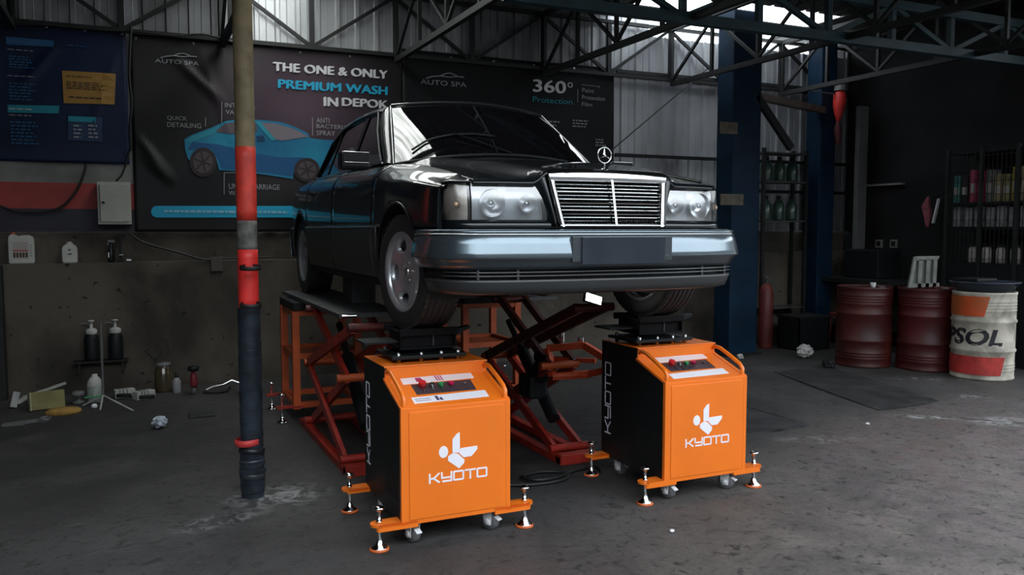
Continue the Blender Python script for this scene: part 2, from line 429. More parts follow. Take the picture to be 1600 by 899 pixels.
# steel trusses
def truss(x=None, y=None, a0=0, a1=1, z0=3.31, z1=3.98, n=6, mt=None, wch=.055, ww=.03, flip=False):
    """bars of a flat truss: chords and webs as separate meshes"""
    P = (lambda s, z: (x, s, z)) if x is not None else (lambda s, z: (s, y, z))
    out = []
    out.append(('bottom_chord', MB().bar(P(a0, z0), P(a1, z0), wch, wch)))
    out.append(('top_chord', MB().bar(P(a0, z1), P(a1, z1), wch, wch)))
    st = (a1-a0)/n
    for i in range(n+1):
        s = a0+i*st
        out.append(('upright', MB().bar(P(s, z0+wch/2), P(s, z1-wch/2), ww*1.2, ww*1.2, (1, 0, 0) if x is None else (0, 1, 0))))
        if i < n:
            lo, hi = (z0+.02, z1-.02) if (i % 2 == 0) != flip else (z1-.02, z0+.02)
            out.append(('diagonal', MB().bar(P(s+.02, lo), P(s+st-.02, hi), ww, ww, (1, 0, 0) if x is not None else (0, 1, 0))))
    return out
tr_x = [-3.05, -1.285, .48, 2.245, 4.01, 5.78]
tr_lab = ['black roof truss over the left wall, furthest left', 'black roof truss directly above the striped pole', 'black roof truss meeting the wall between the two banners',
          'black roof truss meeting the wall above the 360 lettering', 'black roof truss ending on the bare sheets beside the banner', 'black roof truss between the two blue columns']
for x, lb in zip(tr_x, tr_lab):
    t = thing('roof_truss', (x, 4.3, 3.31), lb, 'truss', 'roof trusses')
    for nm, mb in truss(x=x, a0=4.40, a1=-2.6, n=9): obj(nm, mb, M['truss'], t)
t = thing('wall_truss', (1.0, 4.40, 3.36), 'black lattice of crossed struts fixed along the corrugated back wall', 'truss')
P0 = -4.815
obj('bottom_chord', MB().bar((-5.1, 4.44, 3.37), (7.05, 4.44, 3.37), .05, .04), M['truss'], t)
obj('top_chord', MB().bar((-5.1, 4.44, 3.99), (7.05, 4.44, 3.99), .05, .04), M['truss'], t)
for i in range(13):
    s = P0+i*.8825
    if s < 7: obj('upright', MB().bar((s, 4.44, 3.37), (s, 4.44, 3.99), .05, .035, (0,1,0)), M['truss'], t)
    if s+.88 < 7.05:
        lo, hi = (3.38, 3.98) if i % 2 else (3.98, 3.38)
        obj('diagonal', MB().bar((s, 4.455, lo), (s+.8825, 4.455, hi), .035, .03, (0,1,0)), M['truss'], t)
t = thing('girder', (3.0, 1.65, 3.30), 'long blue-green lattice girder crossing under the roof at the right', 'girder')
for nm, mb in truss(y=1.65, a0=.52, a1=7.08, z0=3.30, z1=3.68, n=8, wch=.085, ww=.045): obj(nm, mb, M['truss_blue'], t)

# blue columns
def column(x, y, wid, dep, label, plates):
    t = thing('steel_column', (x, y, 0), label, 'column', 'blue columns')
    c = MB(); c.box((x-wid/2, y-dep/2, 0), (x+wid/2, y+dep/2, ROOF-.05), .02)
    obj('shaft', c, M['col_blue'], t)
    c = MB(); c.box((x-wid/2-.05, y-dep/2-.05, 0), (x+wid/2+.05, y+dep/2+.05, .03)); obj('base_plate', c, M['truss'], t)
    return t
ct = column(4.50, 3.72, .42, .30, 'wide blue steel column behind the car, with two notice plates', 1)
for (u0, v0, u1, v1) in ((1126, 190, 1152, 210), (1126, 303, 1161, 321)):
    p = at('y', 3.56, u0, v0); q = at('y', 3.56, u1, v1)
    c = MB(); c.box((p.x, 3.555, q.z), (q.x, 3.572, p.z)); obj('notice_plate', c, mat('notice_buff', (.12, .10, .07), .6, 0, .3, 12), ct)
column(6.30, 4.22, .27, .26, 'narrower blue steel column at the far right end of the sheets', 0)
# brace leaning from the wide column, rail between columns
t = MB(); t.bar(at('y', 3.60, 1182, 150), at('y', 3.60, 1236, 232), .085, .06, (0, 1, 0))
o = tag(obj('diagonal_brace', t, M['truss']), 'thick black brace slanting down to the right of the wide column', 'brace')
t = MB(); t.bar((4.72, 3.9, 3.17), (6.2, 4.1, 3.08), .10, .08)
tag(obj('cross_rail', t, mat('rail_rust', (.10, .07, .06), .7, 0, .3, 8)), 'horizontal brown rail joining the two blue columns', 'rail')
t = MB(); t.tube([at('y', 4.40, 952, 238), at('y', 4.36, 1105, 108)], .008, 6)
tag(obj('stay_wire', t, M['cable']), 'thin black wire slanting up the bare sheets beside the banner', 'wire')
# dark post at the very left edge of the picture
t = MB(); t.box((-3.33, 4.20, 0), (-3.19, 4.34, 1.20), .006)
tag(obj('square_post', t, M['truss']), 'dark square post against the wall at the far left', 'post')
# painted board under the blue price banner
board = MB()
for z0, z1, mi in ((1.49, 1.705, 0), (1.705, 1.945, 1), (1.945, 2.35, 2)): board.box((-4.6, WY-.012, z0), (-2.055, WY+.02, z1), m=mi)
o = obj('trim_1', board, [mat('board_navy', (.022, .020, .035), .6, 0, .2, 4), mat('board_red', (.32, .035, .03), .55, 0, .15, 4), mat('board_grey', (.20, .20, .19), .7, 0, .25, 3)])
struct(o, 'board painted in grey, red and navy bands under the blue banner')
# ================================================================== CAR (x across, y towards its tail, z above the tyre contact)
CZ = 0.985
car = thing('car', (0, 0, CZ), 'black sedan with chrome grille raised on the orange machines', 'car')
TRZ = Matrix.Translation((0, 0, CZ))
def cob(name, mb, m, parent=car, label=None, solid=0.0, both=False):
    if both: mb.join(mb.mirror())
    return obj(name, mb.xf(TRZ), m, parent, label, solid)
def cpair(name, mb, m, label=None, solid=0.0, sub=None):
    """left and right halves as two parts"""
    r = []
    for mm in (mb.mirror(), mb):
        r.append(obj(name, mm.xf(TRZ), m, car, label, solid))
    return r

Wf = pch([-.60,-.45,-.25,0,.6,1.5,2.5,3.0,3.5,3.86], [.805,.838,.860,.867,.870,.870,.867,.852,.800,.735])
Sf = pch([-.72,-.68,-.5,-.3,0,.3,.6,1.5,2.5,3.0,3.4,3.86], [.758,.768,.804,.838,.876,.900,.914,.930,.945,.945,.935,.900])
Xs = pch([-.72,-.68,-.45,-.2,.6,1.5,2.5,3.2,3.86], [.690,.700,.716,.724,.737,.748,.735,.700,.610])
R_ARCH = .362
def side_profile(y):
    W, S, X = Wf(y), Sf(y), Xs(y)
    zs = [.20, .29, .42, .545, .66, lerp(.66, S, .55), S-.062, S-.028, S-.010, S]
    xs = [W-.060, W-.022, W-.003, W, W-.004, lerp(W, X, .09)-.004, lerp(W, X, .34), lerp(W, X, .64), lerp(W, X, .88), X-.004]
    return pch(list(range(10)), zs), pch(list(range(10)), xs)
def side_grid(y0, y1, k0, k1, ny, nk, arch=None, out=0.0):
    """quads of the body side between levels k0..k1, with the wheel opening cut and snapped to a true arc"""
    ys = frange(y0, y1, ny); ks = frange(k0, k1, nk)
    P = []; 
    for y in ys:
        zf, xf = side_profile(y)
        P.append([[xf(k)+out, y, zf(k)] for k in ks])
    mb = MB(); keep = []
    def inside(p): return arch is not None and (p[1]-arch)**2+(p[2]-.31)**2 < R_ARCH**2
    for i in range(ny-1):
        for j in range(nk-1):
            q = [P[i][j], P[i+1][j], P[i+1][j+1], P[i][j+1]]
            c = [sum(p[a] for p in q)/4 for a in range(3)]
            if not inside(c): keep.append((i, j))
    idx = {}; vs = []
    def vid(i, j):
        if (i, j) not in idx:
            p = list(P[i][j])
            if inside(p):
                dy, dz = p[1]-arch, p[2]-.31; r = math.hypot(dy, dz) or 1
                p[1] = arch+dy/r*R_ARCH; p[2] = .31+dz/r*R_ARCH
            idx[(i, j)] = len(vs); vs.append(p)
        return idx[(i, j)]
    fs = [(vid(i, j), vid(i+1, j), vid(i+1, j+1), vid(i, j+1)) for i, j in keep]
    mb.add(vs, fs, True); return mb
G = .0035
def wid_at(y, z):
    zf, xf = side_profile(y); lo, hi = 0.0, 9.0
    for _ in range(30):
        k = (lo+hi)/2
        if zf(k) < z: lo = k
        else: hi = k
    return xf(lo)
# painted upper side panels and grey lower cladding, front to back
cpair('fender', side_grid(-.545, .44-G, 3, 9, 50, 30, 0.0), M['paint'], solid=.012)
cpair('front_door', side_grid(.44+G, 1.50-G, 3, 9, 24, 26), M['paint'], solid=.012)
cpair('rear_door', side_grid(1.50+G, 2.46-G, 3, 9, 24, 26, 2.8), M['paint'], solid=.012)
cpair('quarter_panel', side_grid(2.46+G, 3.86, 3, 9, 60, 30, 2.8), M['paint'], solid=.012)
cpair('fender_cladding', side_grid(.36, .44-G, 0, 3, 5, 14, 0.0, .006), M['clad'], solid=.012)
cpair('door_cladding', side_grid(.44+G, 1.50-G, 0.6, 3, 14, 14, None, .006), M['clad'], solid=.012)
cpair('door_cladding', side_grid(1.50+G, 2.46-G, 0.6, 3, 24, 14, 2.8, .006), M['clad'], solid=.012)
cpair('sill', side_grid(.36, 2.44, 0, .6, 16, 5, None, -.006), M['dark'], solid=.012)
cpair('quarter_cladding', side_grid(3.165, 3.60, .8, 3, 12, 14, 2.8, .006), M['clad'], solid=.012)
# bright strip along the top of the cladding
t = MB(); t.tube([(wid_at(y, .546)+.007, y, .546) for y in frange(.37, 2.44, 22)], .0065, 6)
cpair('trim_strip', t, M['chrome'], 'thin bright strip above the cladding')
# arch lips and wheel wells
for yc in (0.0, 2.8):
    t = MB(); pts = []
    for a in frange(-.22, math.pi+.22, 40):
        y, z = yc+R_ARCH*math.cos(a), .31+R_ARCH*math.sin(a)
        pts.append((wid_at(y, z)-.004, y, z))
    t.tube(pts, .010, 6)
    cpair('arch_lip', t, M['paint'])
    t = MB(); rows = []
    for a in frange(-.35, math.pi+.35, 26):
        y, z = yc+(R_ARCH+.012)*math.cos(a), .31+(R_ARCH+.012)*math.sin(a)
        rows.append([(.52, y, z), (.70, y, z), (min(.852, wid_at(y, z)-.012), y, z)])
    t.grid(rows)
    t.add([(.52, yc+.4*math.cos(a), .31+.4*math.sin(a)) for a in frange(-.35, math.pi+.35, 20)], [tuple(range(20))])
    cpair('wheel_well', t, M['dark'])

# front plan curve at lamp height
Pf = pch([0,.20,.36,.55,.69,.745,.782,.800], [-.765,-.760,-.742,-.712,-.672,-.637,-.585,-.545])
def hood_edge_z(y): return Sf(y)-.004
cowl = lambda x: .43+.13*(x/.7)**2
def hood_z(x, t):
    y = lerp(Pf(abs(x))+.022, cowl(x), t)
    zc = pch([0,.15,.4,.7,1], [.822,.850,.894,.935,.966])(t)
    ze = pch([0,.15,.4,.7,1], [.767,.800,.853,.894,.917])(t)
    a = lerp(.330, .50, t**.7); b = lerp(.405, .695, t**.45)
    u = min(1, max(0, (abs(x)-a)/(b-a))); sm = u*u*(3-2*u)
    crown = -.020*(x/.7)**2*(1-sm)-.012*sm*((abs(x)-.4)/.3)**2*t
    ridge = .006*math.exp(-((abs(x)-a)/.035)**2)*min(1, t*3)*(1-t*.6)
    return y, lerp(zc, ze, sm)+crown+ridge
t = MB(); rows = []
HX = [0]+[i*.02 for i in range(1, 35)]+[.690]
for tt in [-1, -.5]+frange(0, 1, 36):
    r = []
    for x in [-q for q in HX[:0:-1]]+HX:
        xx = x*lerp(1.0, .985, max(0, tt))
        y, z = hood_z(xx, max(tt, 0))
        if tt < 0: y += tt*.018; z += tt*.020
        r.append((xx, y, z))
    rows.append(r)
t.grid(rows); cob('hood', t, M['paint'], solid=.012)
# fender tips above the corner lamps
t = MB(); rows = []
for i in range(9):
    f = i/8; x1 = lerp(.695, .797, f); y1 = Pf(x1); z1 = .754
    ye = lerp(-.655, -.545, f); zf, xf = side_profile(ye)
    rows.append([(lerp(x1, lerp(.700, xf(9), f), g), lerp(y1, ye, g), lerp(z1, lerp(.767, zf(9), f), g**.8)) for g in frange(0, 1, 6)])
t.grid(rows)
# and the fender edge closing the side behind the corner lamp down to the bumper
cpair('fender_tip', t, M['paint'], solid=.01)
t = MB(); rows = []
for z in frange(.50, .757, 12):
    rows.append([(lerp(.800, wid_at(-.545, max(z, .546)), g), lerp(-.552, -.540, g), z) for g in frange(0, 1, 4)])
t.grid(rows); cpair('fender_edge', t, M['paint'])
# panel under the lamps
t = MB(); xs_ = frange(-.80, .80, 60)
t.grid([[(x, Pf(abs(x))+.004-dy, z) for x in xs_] for z, dy in ((.576, 0), (.556, .012), (.520, .014))])
cob('lamp_valance', t, M['paint'], solid=.01)
# grille surround: body-coloured cheeks between grille and lamps
GT, GB = (.335, -.730, .810), (.292, -.788, .545)      # grille corner: half width, y, z at top and bottom
t = MB(); rows = []
for f in frange(0, 1, 14):
    gx, gy, gz = [lerp(GB[i], GT[i], f) for i in range(3)]
    lx = lerp(.326, .397, f**1.6); lz = lerp(.545, .762, f); ly = Pf(lx)+.004+.02*f
    rows.append([(lerp(gx+.012, lx, g), lerp(gy+.004, ly, g)-.012*math.sin(math.pi*g), lerp(gz, lz, g)) for g in frange(0, 1, 7)])
t.grid(rows); cpair('grille_cheek', t, M['paint'], solid=.01)
# ---- grille
def gfr(a, b, d=0.0):
    """grille face: a across, b 0..1 up; d in front of it"""
    hw = lerp(GB[0], GT[0], b); bow = .030*(1-(a/hw)**2) if hw else 0
    return Vector((a, lerp(GB[1], GT[1], b)-d-bow*.6, lerp(GB[2], GT[2], b)+(.012*(1-(a/hw)**2) if b > .9 else 0)))
def hwid(b): return lerp(GB[0], GT[0], b)
t = MB()
def band(b0, b1, d, n=24, dd=.012):
    rows = []
    for b, dep in ((b0, -.03), (b0, d), ((b0+b1)/2, d+dd*.4), (b1, d), (b1, -.03)):
        rows.append([gfr(lerp(-1, 1, i/n)*hwid(b), b, dep) for i in range(n+1)])
    return rows
t.grid([[gfr(lerp(-1, 1, i/24)*hwid(b), b, dep) for i in range(25)] for b, dep in ((.82,-.03),(.82,.008),(.835,.014),(.90,.015),(.97,.014),(1.0,.006),(1.0,-.03))])
t.grid(band(0, .045, .008))
for s in (-1, 1):
    rows = []
    for dx, dep in ((0, -.03), (0, .008), (.010, .014), (.022, .010), (.026, -.03)):
        rows.append([gfr(s*(hwid(b)-dx), b, dep+.0) for b in frange(0, .94, 16)])
    t.grid(rows)
gr = cob('grille', t, M['chrome'], label='chrome radiator grille')
t = MB(); t.add([gfr(s*hwid(b)*.97, b, -.035) for s, b in ((-1, .02), (1, .02), (1, .97), (-1, .97))], [(0,1,2,3)])
cob('grille_backing', t, M['black'], gr)
t = MB(); t.bar(gfr(0, .03, .010), gfr(0, .85, .012), .010, .012, (0, 1, 0)); cob('centre_bar', t, M['chrome'], gr)
for i in range(1, 12):
    b = .045+i*(.835-.045)/12; big = (i % 3 == 0)
    t = MB(); n = 16; h = .0060 if big else .0034; rows = []
    for db, dep in ((-h, -.025), (-h, .002 if big else -.004), (-h*.5, .004 if big else -.002), (h*.35, .000 if big else -.006), (h, -.010 if big else -.014), (h, -.025)):
        rows.append([gfr(lerp(-1, 1, k/n)*(hwid(b)-.018), b+db/.26, dep) for k in range(n+1)])
    t.grid(rows, False); cob('crossbar', t, M['chrome'], gr)
t = MB()
for i in range(-19, 20):
    if i: a = i*.0158; t.bar(gfr(a, .04, -.018), gfr(a*1.04, .84, -.018), .003, .004, (0, 1, 0))
o = cob('grille_mesh', t, M['black'], gr); o['kind'] = 'stuff'
# ---- star ornament
sc = Vector((0, -.700, .897)); t = MB()
t.tube([sc+Vector((.0385*math.cos(a), 0, .0385*math.sin(a))) for a in frange(0, 2*math.pi, 33)[:-1]], .0034, 8, closed=True)
for k in range(3):
    a = math.pi/2+k*2*math.pi/3; d = Vector((math.cos(a), 0, math.sin(a))); n = Vector((-math.sin(a), 0, math.cos(a)))
    t.add([sc+n*.0085-d*.002+Vector((0,0,0)), sc+d*.037, sc-n*.0085-d*.002, sc+Vector((0,-.006,0)), sc+Vector((0,.006,0))], [(0,1,3),(1,2,3),(0,4,1),(1,4,2)])
t.cyl(sc+Vector((0,0,-.040)), sc+Vector((0,.004,-.062)), .005, 8)
t.lathe([(.0001,.012),(.012,.010),(.017,.004),(.018,0)], 14, Matrix.Translation(sc+Vector((0,.004,-.074))))
cob('star_ornament', t, M['chrome'], label='chrome three-pointed star in a ring on the bonnet')

# ---- head lamps
lens_m = bpy.data.materials.new('lamp_glass'); lens_m.use_nodes = True
def clear_glass(m, col, rough, rib=0.0, mixf=.78):
    nt = m.node_tree; nt.nodes.clear(); out = nt.nodes.new('ShaderNodeOutputMaterial')
    g = nt.nodes.new('ShaderNodeBsdfGlossy'); g.inputs['Roughness'].default_value = rough
    tr = nt.nodes.new('ShaderNodeBsdfTransparent'); tr.inputs['Color'].default_value = (*col, 1)
    mx = nt.nodes.new('ShaderNodeMixShader'); fr = nt.nodes.new('ShaderNodeFresnel'); fr.inputs['IOR'].default_value = 1.6
    mu = nt.nodes.new('ShaderNodeMath'); mu.operation = 'ADD'; mu.inputs[1].default_value = 1-mixf; mu.use_clamp = True
    nt.links.new(fr.outputs[0], mu.inputs[0]); nt.links.new(mu.outputs[0], mx.inputs[0]); nt.links.new(tr.outputs[0], mx.inputs[1]); nt.links.new(g.outputs[0], mx.inputs[2]); nt.links.new(mx.outputs[0], out.inputs[0])
    if rib:
        tc = nt.nodes.new('ShaderNodeTexCoord'); wv = nt.nodes.new('ShaderNodeTexWave'); wv.inputs['Scale'].default_value = rib; wv.bands_direction = 'X'
        bp = nt.nodes.new('ShaderNodeBump'); bp.inputs['Strength'].default_value = .25; bp.inputs['Distance'].default_value = .003
        nt.links.new(tc.outputs['Object'], wv.inputs['Vector']); nt.links.new(wv.outputs['Fac'], bp.inputs['Height']); nt.links.new(bp.outputs[0], g.inputs['Normal'])
clear_glass(lens_m, (.95, .97, .98), .16, 0, .80)
lens_c = bpy.data.materials.new('corner_lamp_glass'); lens_c.use_nodes = True; clear_glass(lens_c, (.90, .88, .86), .16, 60, .84)
refl = mat('lamp_reflector', (.88, .89, .91), .28, 1.0, .05, 20)
refl2 = mat('lamp_housing_silver', (.66, .69, .73), .45, .35, .08, 20)
amber = mat('amber_bulb', (.62, .44, .30), .3)
def lamp_rows(x0b, x0t, x1, z0, z1, dy, n=18, nz=8):
    rows = []
    for j in range(nz+1):
        f = j/nz; xa = lerp(x0b, x0t, max(0, (f-.55)/.45)**1.5 if True else f)
        xa = lerp(x0b, x0b+.018, f)+(x0t-x0b-.018)*max(0, (f-.72)/.28)**2
        z = lerp(z0, z1, f)
        rows.append([(lerp(xa, x1, i/n), Pf(lerp(xa, x1, i/n))+.012+dy+.022*f-.010*math.sin(math.pi*f), z) for i in range(n+1)])
    return rows
for s in (1, -1):
    fx = (lambda mb: mb) if s == 1 else (lambda mb: mb.mirror())
    t = MB(); t.grid(lamp_rows(.332, .392, .690, .577, .757, .055)); hl = cob('head_lamp', fx(t), refl2)
    t = MB(); r = lamp_rows(.332, .392, .690, .577, .757, 0.0); b = lamp_rows(.332, .392, .690, .577, .757, .055)
    t.grid([[p for p in r[0]], [p for p in b[0]]]); t.grid([r[-1], b[-1]]); t.grid([[q[0] for q in r], [q[0] for q in b]]); t.grid([[q[-1] for q in r], [q[-1] for q in b]])
    cob('lamp_rim', fx(t), M['black'], hl)
    t = MB(); t.grid(lamp_rows(.332, .392, .690, .577, .757, 0.0)); cob('lens', fx(t), lens_m, hl)
    for (cx, rr) in ((.595, .066), (.425, .045)):
        t = MB(); Mx = Matrix.Translation((cx, Pf(cx)+.070, .655)) @ Matrix.Rotation(math.pi/2, 4, 'X')
        t.lathe([(rr, .050), (rr*.9, .034), (rr*.7, .018), (rr*.35, .004), (.001, 0)], 20, Mx)
        t.lathe([(.001, .046), (.012, .044), (.016, .034), (.016, .0)], 12, Mx)
        cob('reflector', fx(t), refl, hl)
    t = MB(); t.box((.52, Pf(.55)+.045, .690), (.56, Pf(.55)+.06, .742)); cob('lamp_divider', fx(t), M['white'], hl)
    # corner indicator wrapping round to the side
    def corner(dy, z0=.577, z1=.757):
        rows = []
        for f in frange(0, 1, 9):
            z = lerp(z0, z1, f); rnd = .012*(abs(2*f-1)**4)
            rows.append([(x-(rnd if i == 13 else 0), Pf(x)+.012+dy+.022*f*(1-i/13.0)-.010*math.sin(math.pi*f)+(rnd if i > 10 else 0), z) for i, x in enumerate([lerp(.697, .803, (k/13)**.75) for k in range(14)])])
        return rows
    t = MB(); rr = [[(x-.022*(x-.69)/.11, y+.02*(1-(x-.69)/.11)+.006, z) for x, y, z in q] for q in corner(.012)]; t.grid(rr); il = cob('corner_lamp', fx(t), mat('corner_lamp_inner', (.80, .76, .72), .4, .2, .1, 30))
    t = MB(); t.grid(corner(0.0)); cob('corner_lens', fx(t), lens_c, il)
    t = MB(); bm = bmesh.new(); bmesh.ops.create_uvsphere(bm, u_segments=12, v_segments=8, radius=.016)
    t.bm(bm, Matrix.Translation((.745, Pf(.745)+.025, .65)), True); cob('bulb', fx(t), amber, il)

# ---- front bumper
Pb = pch([0,.25,.5,.68,.78,.84,.868,.876], [-.872,-.866,-.842,-.800,-.742,-.660,-.560,-.372])
bxs = [0,.08,.16,.25,.34,.43,.52,.60,.66,.71,.75,.785,.81,.832,.848,.860,.869,.874,.8765]
def bump_pt(i, side, d, z):
    x = bxs[i]; y = Pb(x)
    i0, i1 = max(i-1, 0), min(i+1, len(bxs)-1); tx, ty = bxs[i1]-bxs[i0], Pb(bxs[i1])-Pb(bxs[i0]); L = math.hypot(tx, ty)
    nx, ny = ty/L, -tx/L
    if i == 0: nx, ny = 0, -1
    if i == len(bxs)-1: nx, ny = 1, 0
    return (side*(x+nx*d), y+ny*d, z)
def bump_sweep(prof, i1=None, smooth=True):
    n = (i1 or len(bxs)-1); seq = [(i, -1) for i in range(n, 0, -1)]+[(i, 1) for i in range(0, n+1)]
    t = MB(); t.grid([[bump_pt(i, s, d, z) for i, s in seq] for d, z in prof], smooth); return t
bp_ = cob('front_bumper', bump_sweep([(-.085,.532),(-.030,.533),(-.010,.529),(-.006,.520),(-.009,.511),(-.009,.508),(-.004,.500),(.0015,.494),(.008,.465),(.0165,.425),(.021,.406),(.019,.399),(.004,.389),(-.008,.372),(-.028,.345),(-.060,.342)]), M['bumper'], label='dark glossy front bumper', solid=.008)
t = bump_sweep([(-.010,.511),(-.002,.513),(.001,.509),(-.002,.505),(-.010,.506)]); cob('bumper_strip', t, M['chrome'], bp_, 'bright strip along the bumper')
t = bump_sweep([(-.055,.346),(-.050,.330),(-.050,.300),(-.055,.285)]); cob('air_slot_backing', t, M['black'], bp_)
ap = cob('front_apron', bump_sweep([(-.050,.300),(-.028,.298),(-.030,.285),(-.038,.262),(-.048,.236),(-.085,.226),(-.18,.225)], len(bxs)-2), M['clad'], label='grey satin lower front apron', solid=.008)
for z in (.334, .317):
    t = bump_sweep([(-.050, z+.004), (-.026, z+.003), (-.025, z-.002), (-.050, z-.003)], len(bxs)-5, False); cob('slot_bar', t, M['clad'], ap)
t = MB()
for x in (-.70, -.52, .52, .70): t.box((x-.006, Pb(abs(x))+.030, .298), (x+.006, Pb(abs(x))+.05, .345))
cob('slot_divider', t, M['clad'], ap)
t = MB(); t.box((-.278, -.886, .380), (.278, -.845, .500), .004); pl = cob('plate_holder', t, mat('plate_holder_slate', (.045,.055,.062), .4, .2))
t = MB(); t.box((-.232, -.896, .368), (.232, -.886, .498), .003); cob('number_plate', t, mat('plate_blue_black', (.016, .023, .034), .3, 0, .3, 5, coat=.4), pl, 'blank dark number plate')

# ---- windscreen, roof, pillars, side glass
def WB(s): return Vector((s*.705, .42+.165*s*s, .985-.070*s*s))
def WT(s): return Vector((s*.562, 1.0+.12*s*s, 1.372-.034*s*s))
t = MB(); t.grid([[WB(s).lerp(WT(s), f)+Vector((0, -.012*math.sin(math.pi*f), .008*math.sin(math.pi*f))) for s in frange(-.975, .975, 31)] for f in frange(.01, .99, 9)])
cob('windscreen', t, M['glass_dark'], label='dark tinted windscreen')
t = MB(); t.tube([WB(s).lerp(WT(s), 1.0)+Vector((0,.004,.006)) for s in frange(-.97, .97, 25)], .011, 8); t.tube([WB(s).lerp(WT(s), 0)+Vector((0,-.004,.002)) for s in frange(-.97, .97, 25)], .010, 8)
cob('windscreen_seal', t, M['black'])
for f in (1,):
    t = MB(); t.tube([WB(s).lerp(WT(s), 1.0)+Vector((0,.012,.014)) for s in frange(-.97, .97, 25)], .005, 6); cob('roof_edge_trim', t, M['chrome'])
zr = pch([1.0,1.25,1.7,2.2,2.45], [1.378,1.398,1.412,1.398,1.365])
t = MB(); rows = []
for f in frange(0, 1, 16):
    r = []
    for s in frange(-1, 1, 25):
        y = lerp(1.0+.12*s*s, 2.45+.0*s*s-.10*s*s, f); z = zr(lerp(1.0, 2.45, f))-.034*s*s-.03*abs(s)**10
        r.append((s*.583, y, z))
    rows.append(r)
t.grid(rows); cob('roof', t, M['paint'], solid=.015)
def side_pt(y, z, out=0.0):
    f = (z-.93)/.385; return Vector((lerp(.742, .595, f)+.018*math.sin(math.pi*min(1, max(0, f)))+out, y, z))
# A pillars
t = MB(); rows = []
for f in frange(0, 1, 12):
    a = WB(.965).lerp(WT(.965), f); b = side_pt(lerp(.665, 1.19, f), lerp(.922, 1.312, f))
    m_ = (a+b)/2+Vector((.012, -.012, .010)); rows.append([a+Vector((-.004, .02, -.01)), a, m_, b, b+Vector((-.02, .02, -.004))])
t.grid(rows); cpair('front_pillar', t, M['paint'])
t = MB(); t.tube([WB(.985).lerp(WT(.985), f)+Vector((.004, -.010, .004)) for f in frange(0, 1, 10)], .0042, 6); cpair('pillar_trim', t, M['steel'], 'thin bright strip beside the windscreen')
# roof rail
t = MB(); rows = []
for f in frange(0, 1, 18):
    y = lerp(1.13, 2.36, f); z = zr(lerp(1.0, 2.45, (y-1.0)/1.45))-.064
    rows.append([(.575, y, z+.012), (.590, y, z+.004), (.600, y, z-.014), (.601, y, z-.034), (.588, y, z-.040)])
t.grid(rows); cpair('roof_rail', t, M['paint'])
t = MB(); t.tube([(.603, lerp(1.14, 2.36, f), zr(lerp(1.14, 2.36, f))-.078) for f in frange(0, 1, 16)], .005, 6); cpair('rain_gutter', t, M['chrome'])
def side_poly(pts, out, n=1): 
    t = MB(); t.add([side_pt(y, z, out) for y, z in pts], [tuple(range(len(pts)))]); return t
zt = 1.305
cpair('front_window', side_poly([(.72,.935),(1.47,.945),(1.47,1.318),(1.25,1.315),(1.18,1.285)], -.004), M['glass_dark'])
cpair('rear_window', side_poly([(1.56,.945),(2.22,.952),(2.22,1.295),(1.90,1.318),(1.56,1.320)], -.004), M['glass_dark'])
cpair('quarter_window', side_poly([(2.25,.952),(2.56,.955),(2.40,1.20),(2.25,1.285)], -.004), M['glass_dark'])
cpair('window_post', side_poly([(2.215,.94),(2.255,.94),(2.255,1.30),(2.215,1.30)], .004), M['black_gloss'])
t = side_poly([(1.47,.935),(1.56,.935),(1.56,1.325),(1.47,1.325)], .004)
cpair('centre_pillar', t, M['black_gloss'])
t = MB()
t.tube([side_pt(y, .932+.004*(y-.6), .008) for y in frange(.64, 2.60, 20)], .007, 6)
cpair('belt_trim', t, M['chrome'], 'bright strip along the window sill')
t = MB(); t.tube([side_pt(y, z, .006) for y, z in ((.675,.94),(.80,1.03),(1.0,1.165),(1.165,1.275),(1.24,1.315),(1.5,1.325),(1.9,1.322),(2.2,1.302),(2.41,1.21),(2.60,.96))], .009, 6)
cpair('window_frame', t, M['black'])
t = side_poly([(.655,.925),(.80,.93),(.80,1.03)], .002); cpair('mirror_base', t, M['black'])
# C pillar, rear screen, boot
def RT(s): return Vector((s*.56, 2.46-.11*s*s, 1.36-.034*s*s))
def RB(s): return Vector((s*.665, 3.02-.12*s*s, .985-.03*s*s))
t = MB(); t.grid([[RT(s).lerp(RB(s), f) for s in frange(-.97, .97, 21)] for f in frange(0, 1, 7)]); cob('rear_screen', t, M['glass_dark'])
t = MB(); rows = []
for f in frange(0, 1, 10):
    a = RT(.97).lerp(RB(.97), f); b = side_pt(lerp(2.30, 2.585, f), lerp(1.305, .95, f)); c = lerp(2.36, 2.98, f)
    mid = side_pt(lerp(2.38, 2.84, f), lerp(1.305, .95, f), -.004); mid.x = lerp(.588, .722, f)
    rows.append([a, (a+mid)/2+Vector((.01,0,.008)), mid, b])
t.grid(rows); cpair('rear_pillar', t, M['paint'])
t = MB(); rows = []
for f in frange(0, 1, 14):
    y = lerp(2.90, 3.84, f); r = []
    for s in frange(-1, 1, 19):
        yy = y if f > 0 else RB(s).y
        r.append((s*(Xs(y)-.008), lerp(RB(s).y, 3.86-.08*s*s, f), Sf(y)+.035*(1-s*s)*(1-f*.5)-.006))
    rows.append(r)
for dz, dy in ((.02, .012), (.12, .022), (.30, .02), (.40, .01)):
    rows.append([(s*(Xs(3.86)-.008+ (.05 if dz > .1 else 0)), 3.86-.08*s*s+dy, Sf(3.86)+.0175*(1-s*s)-dz) for s in frange(-1, 1, 19)])
t.grid(rows); cob('boot_lid', t, M['paint'], solid=.01)
t = MB(); rows = []
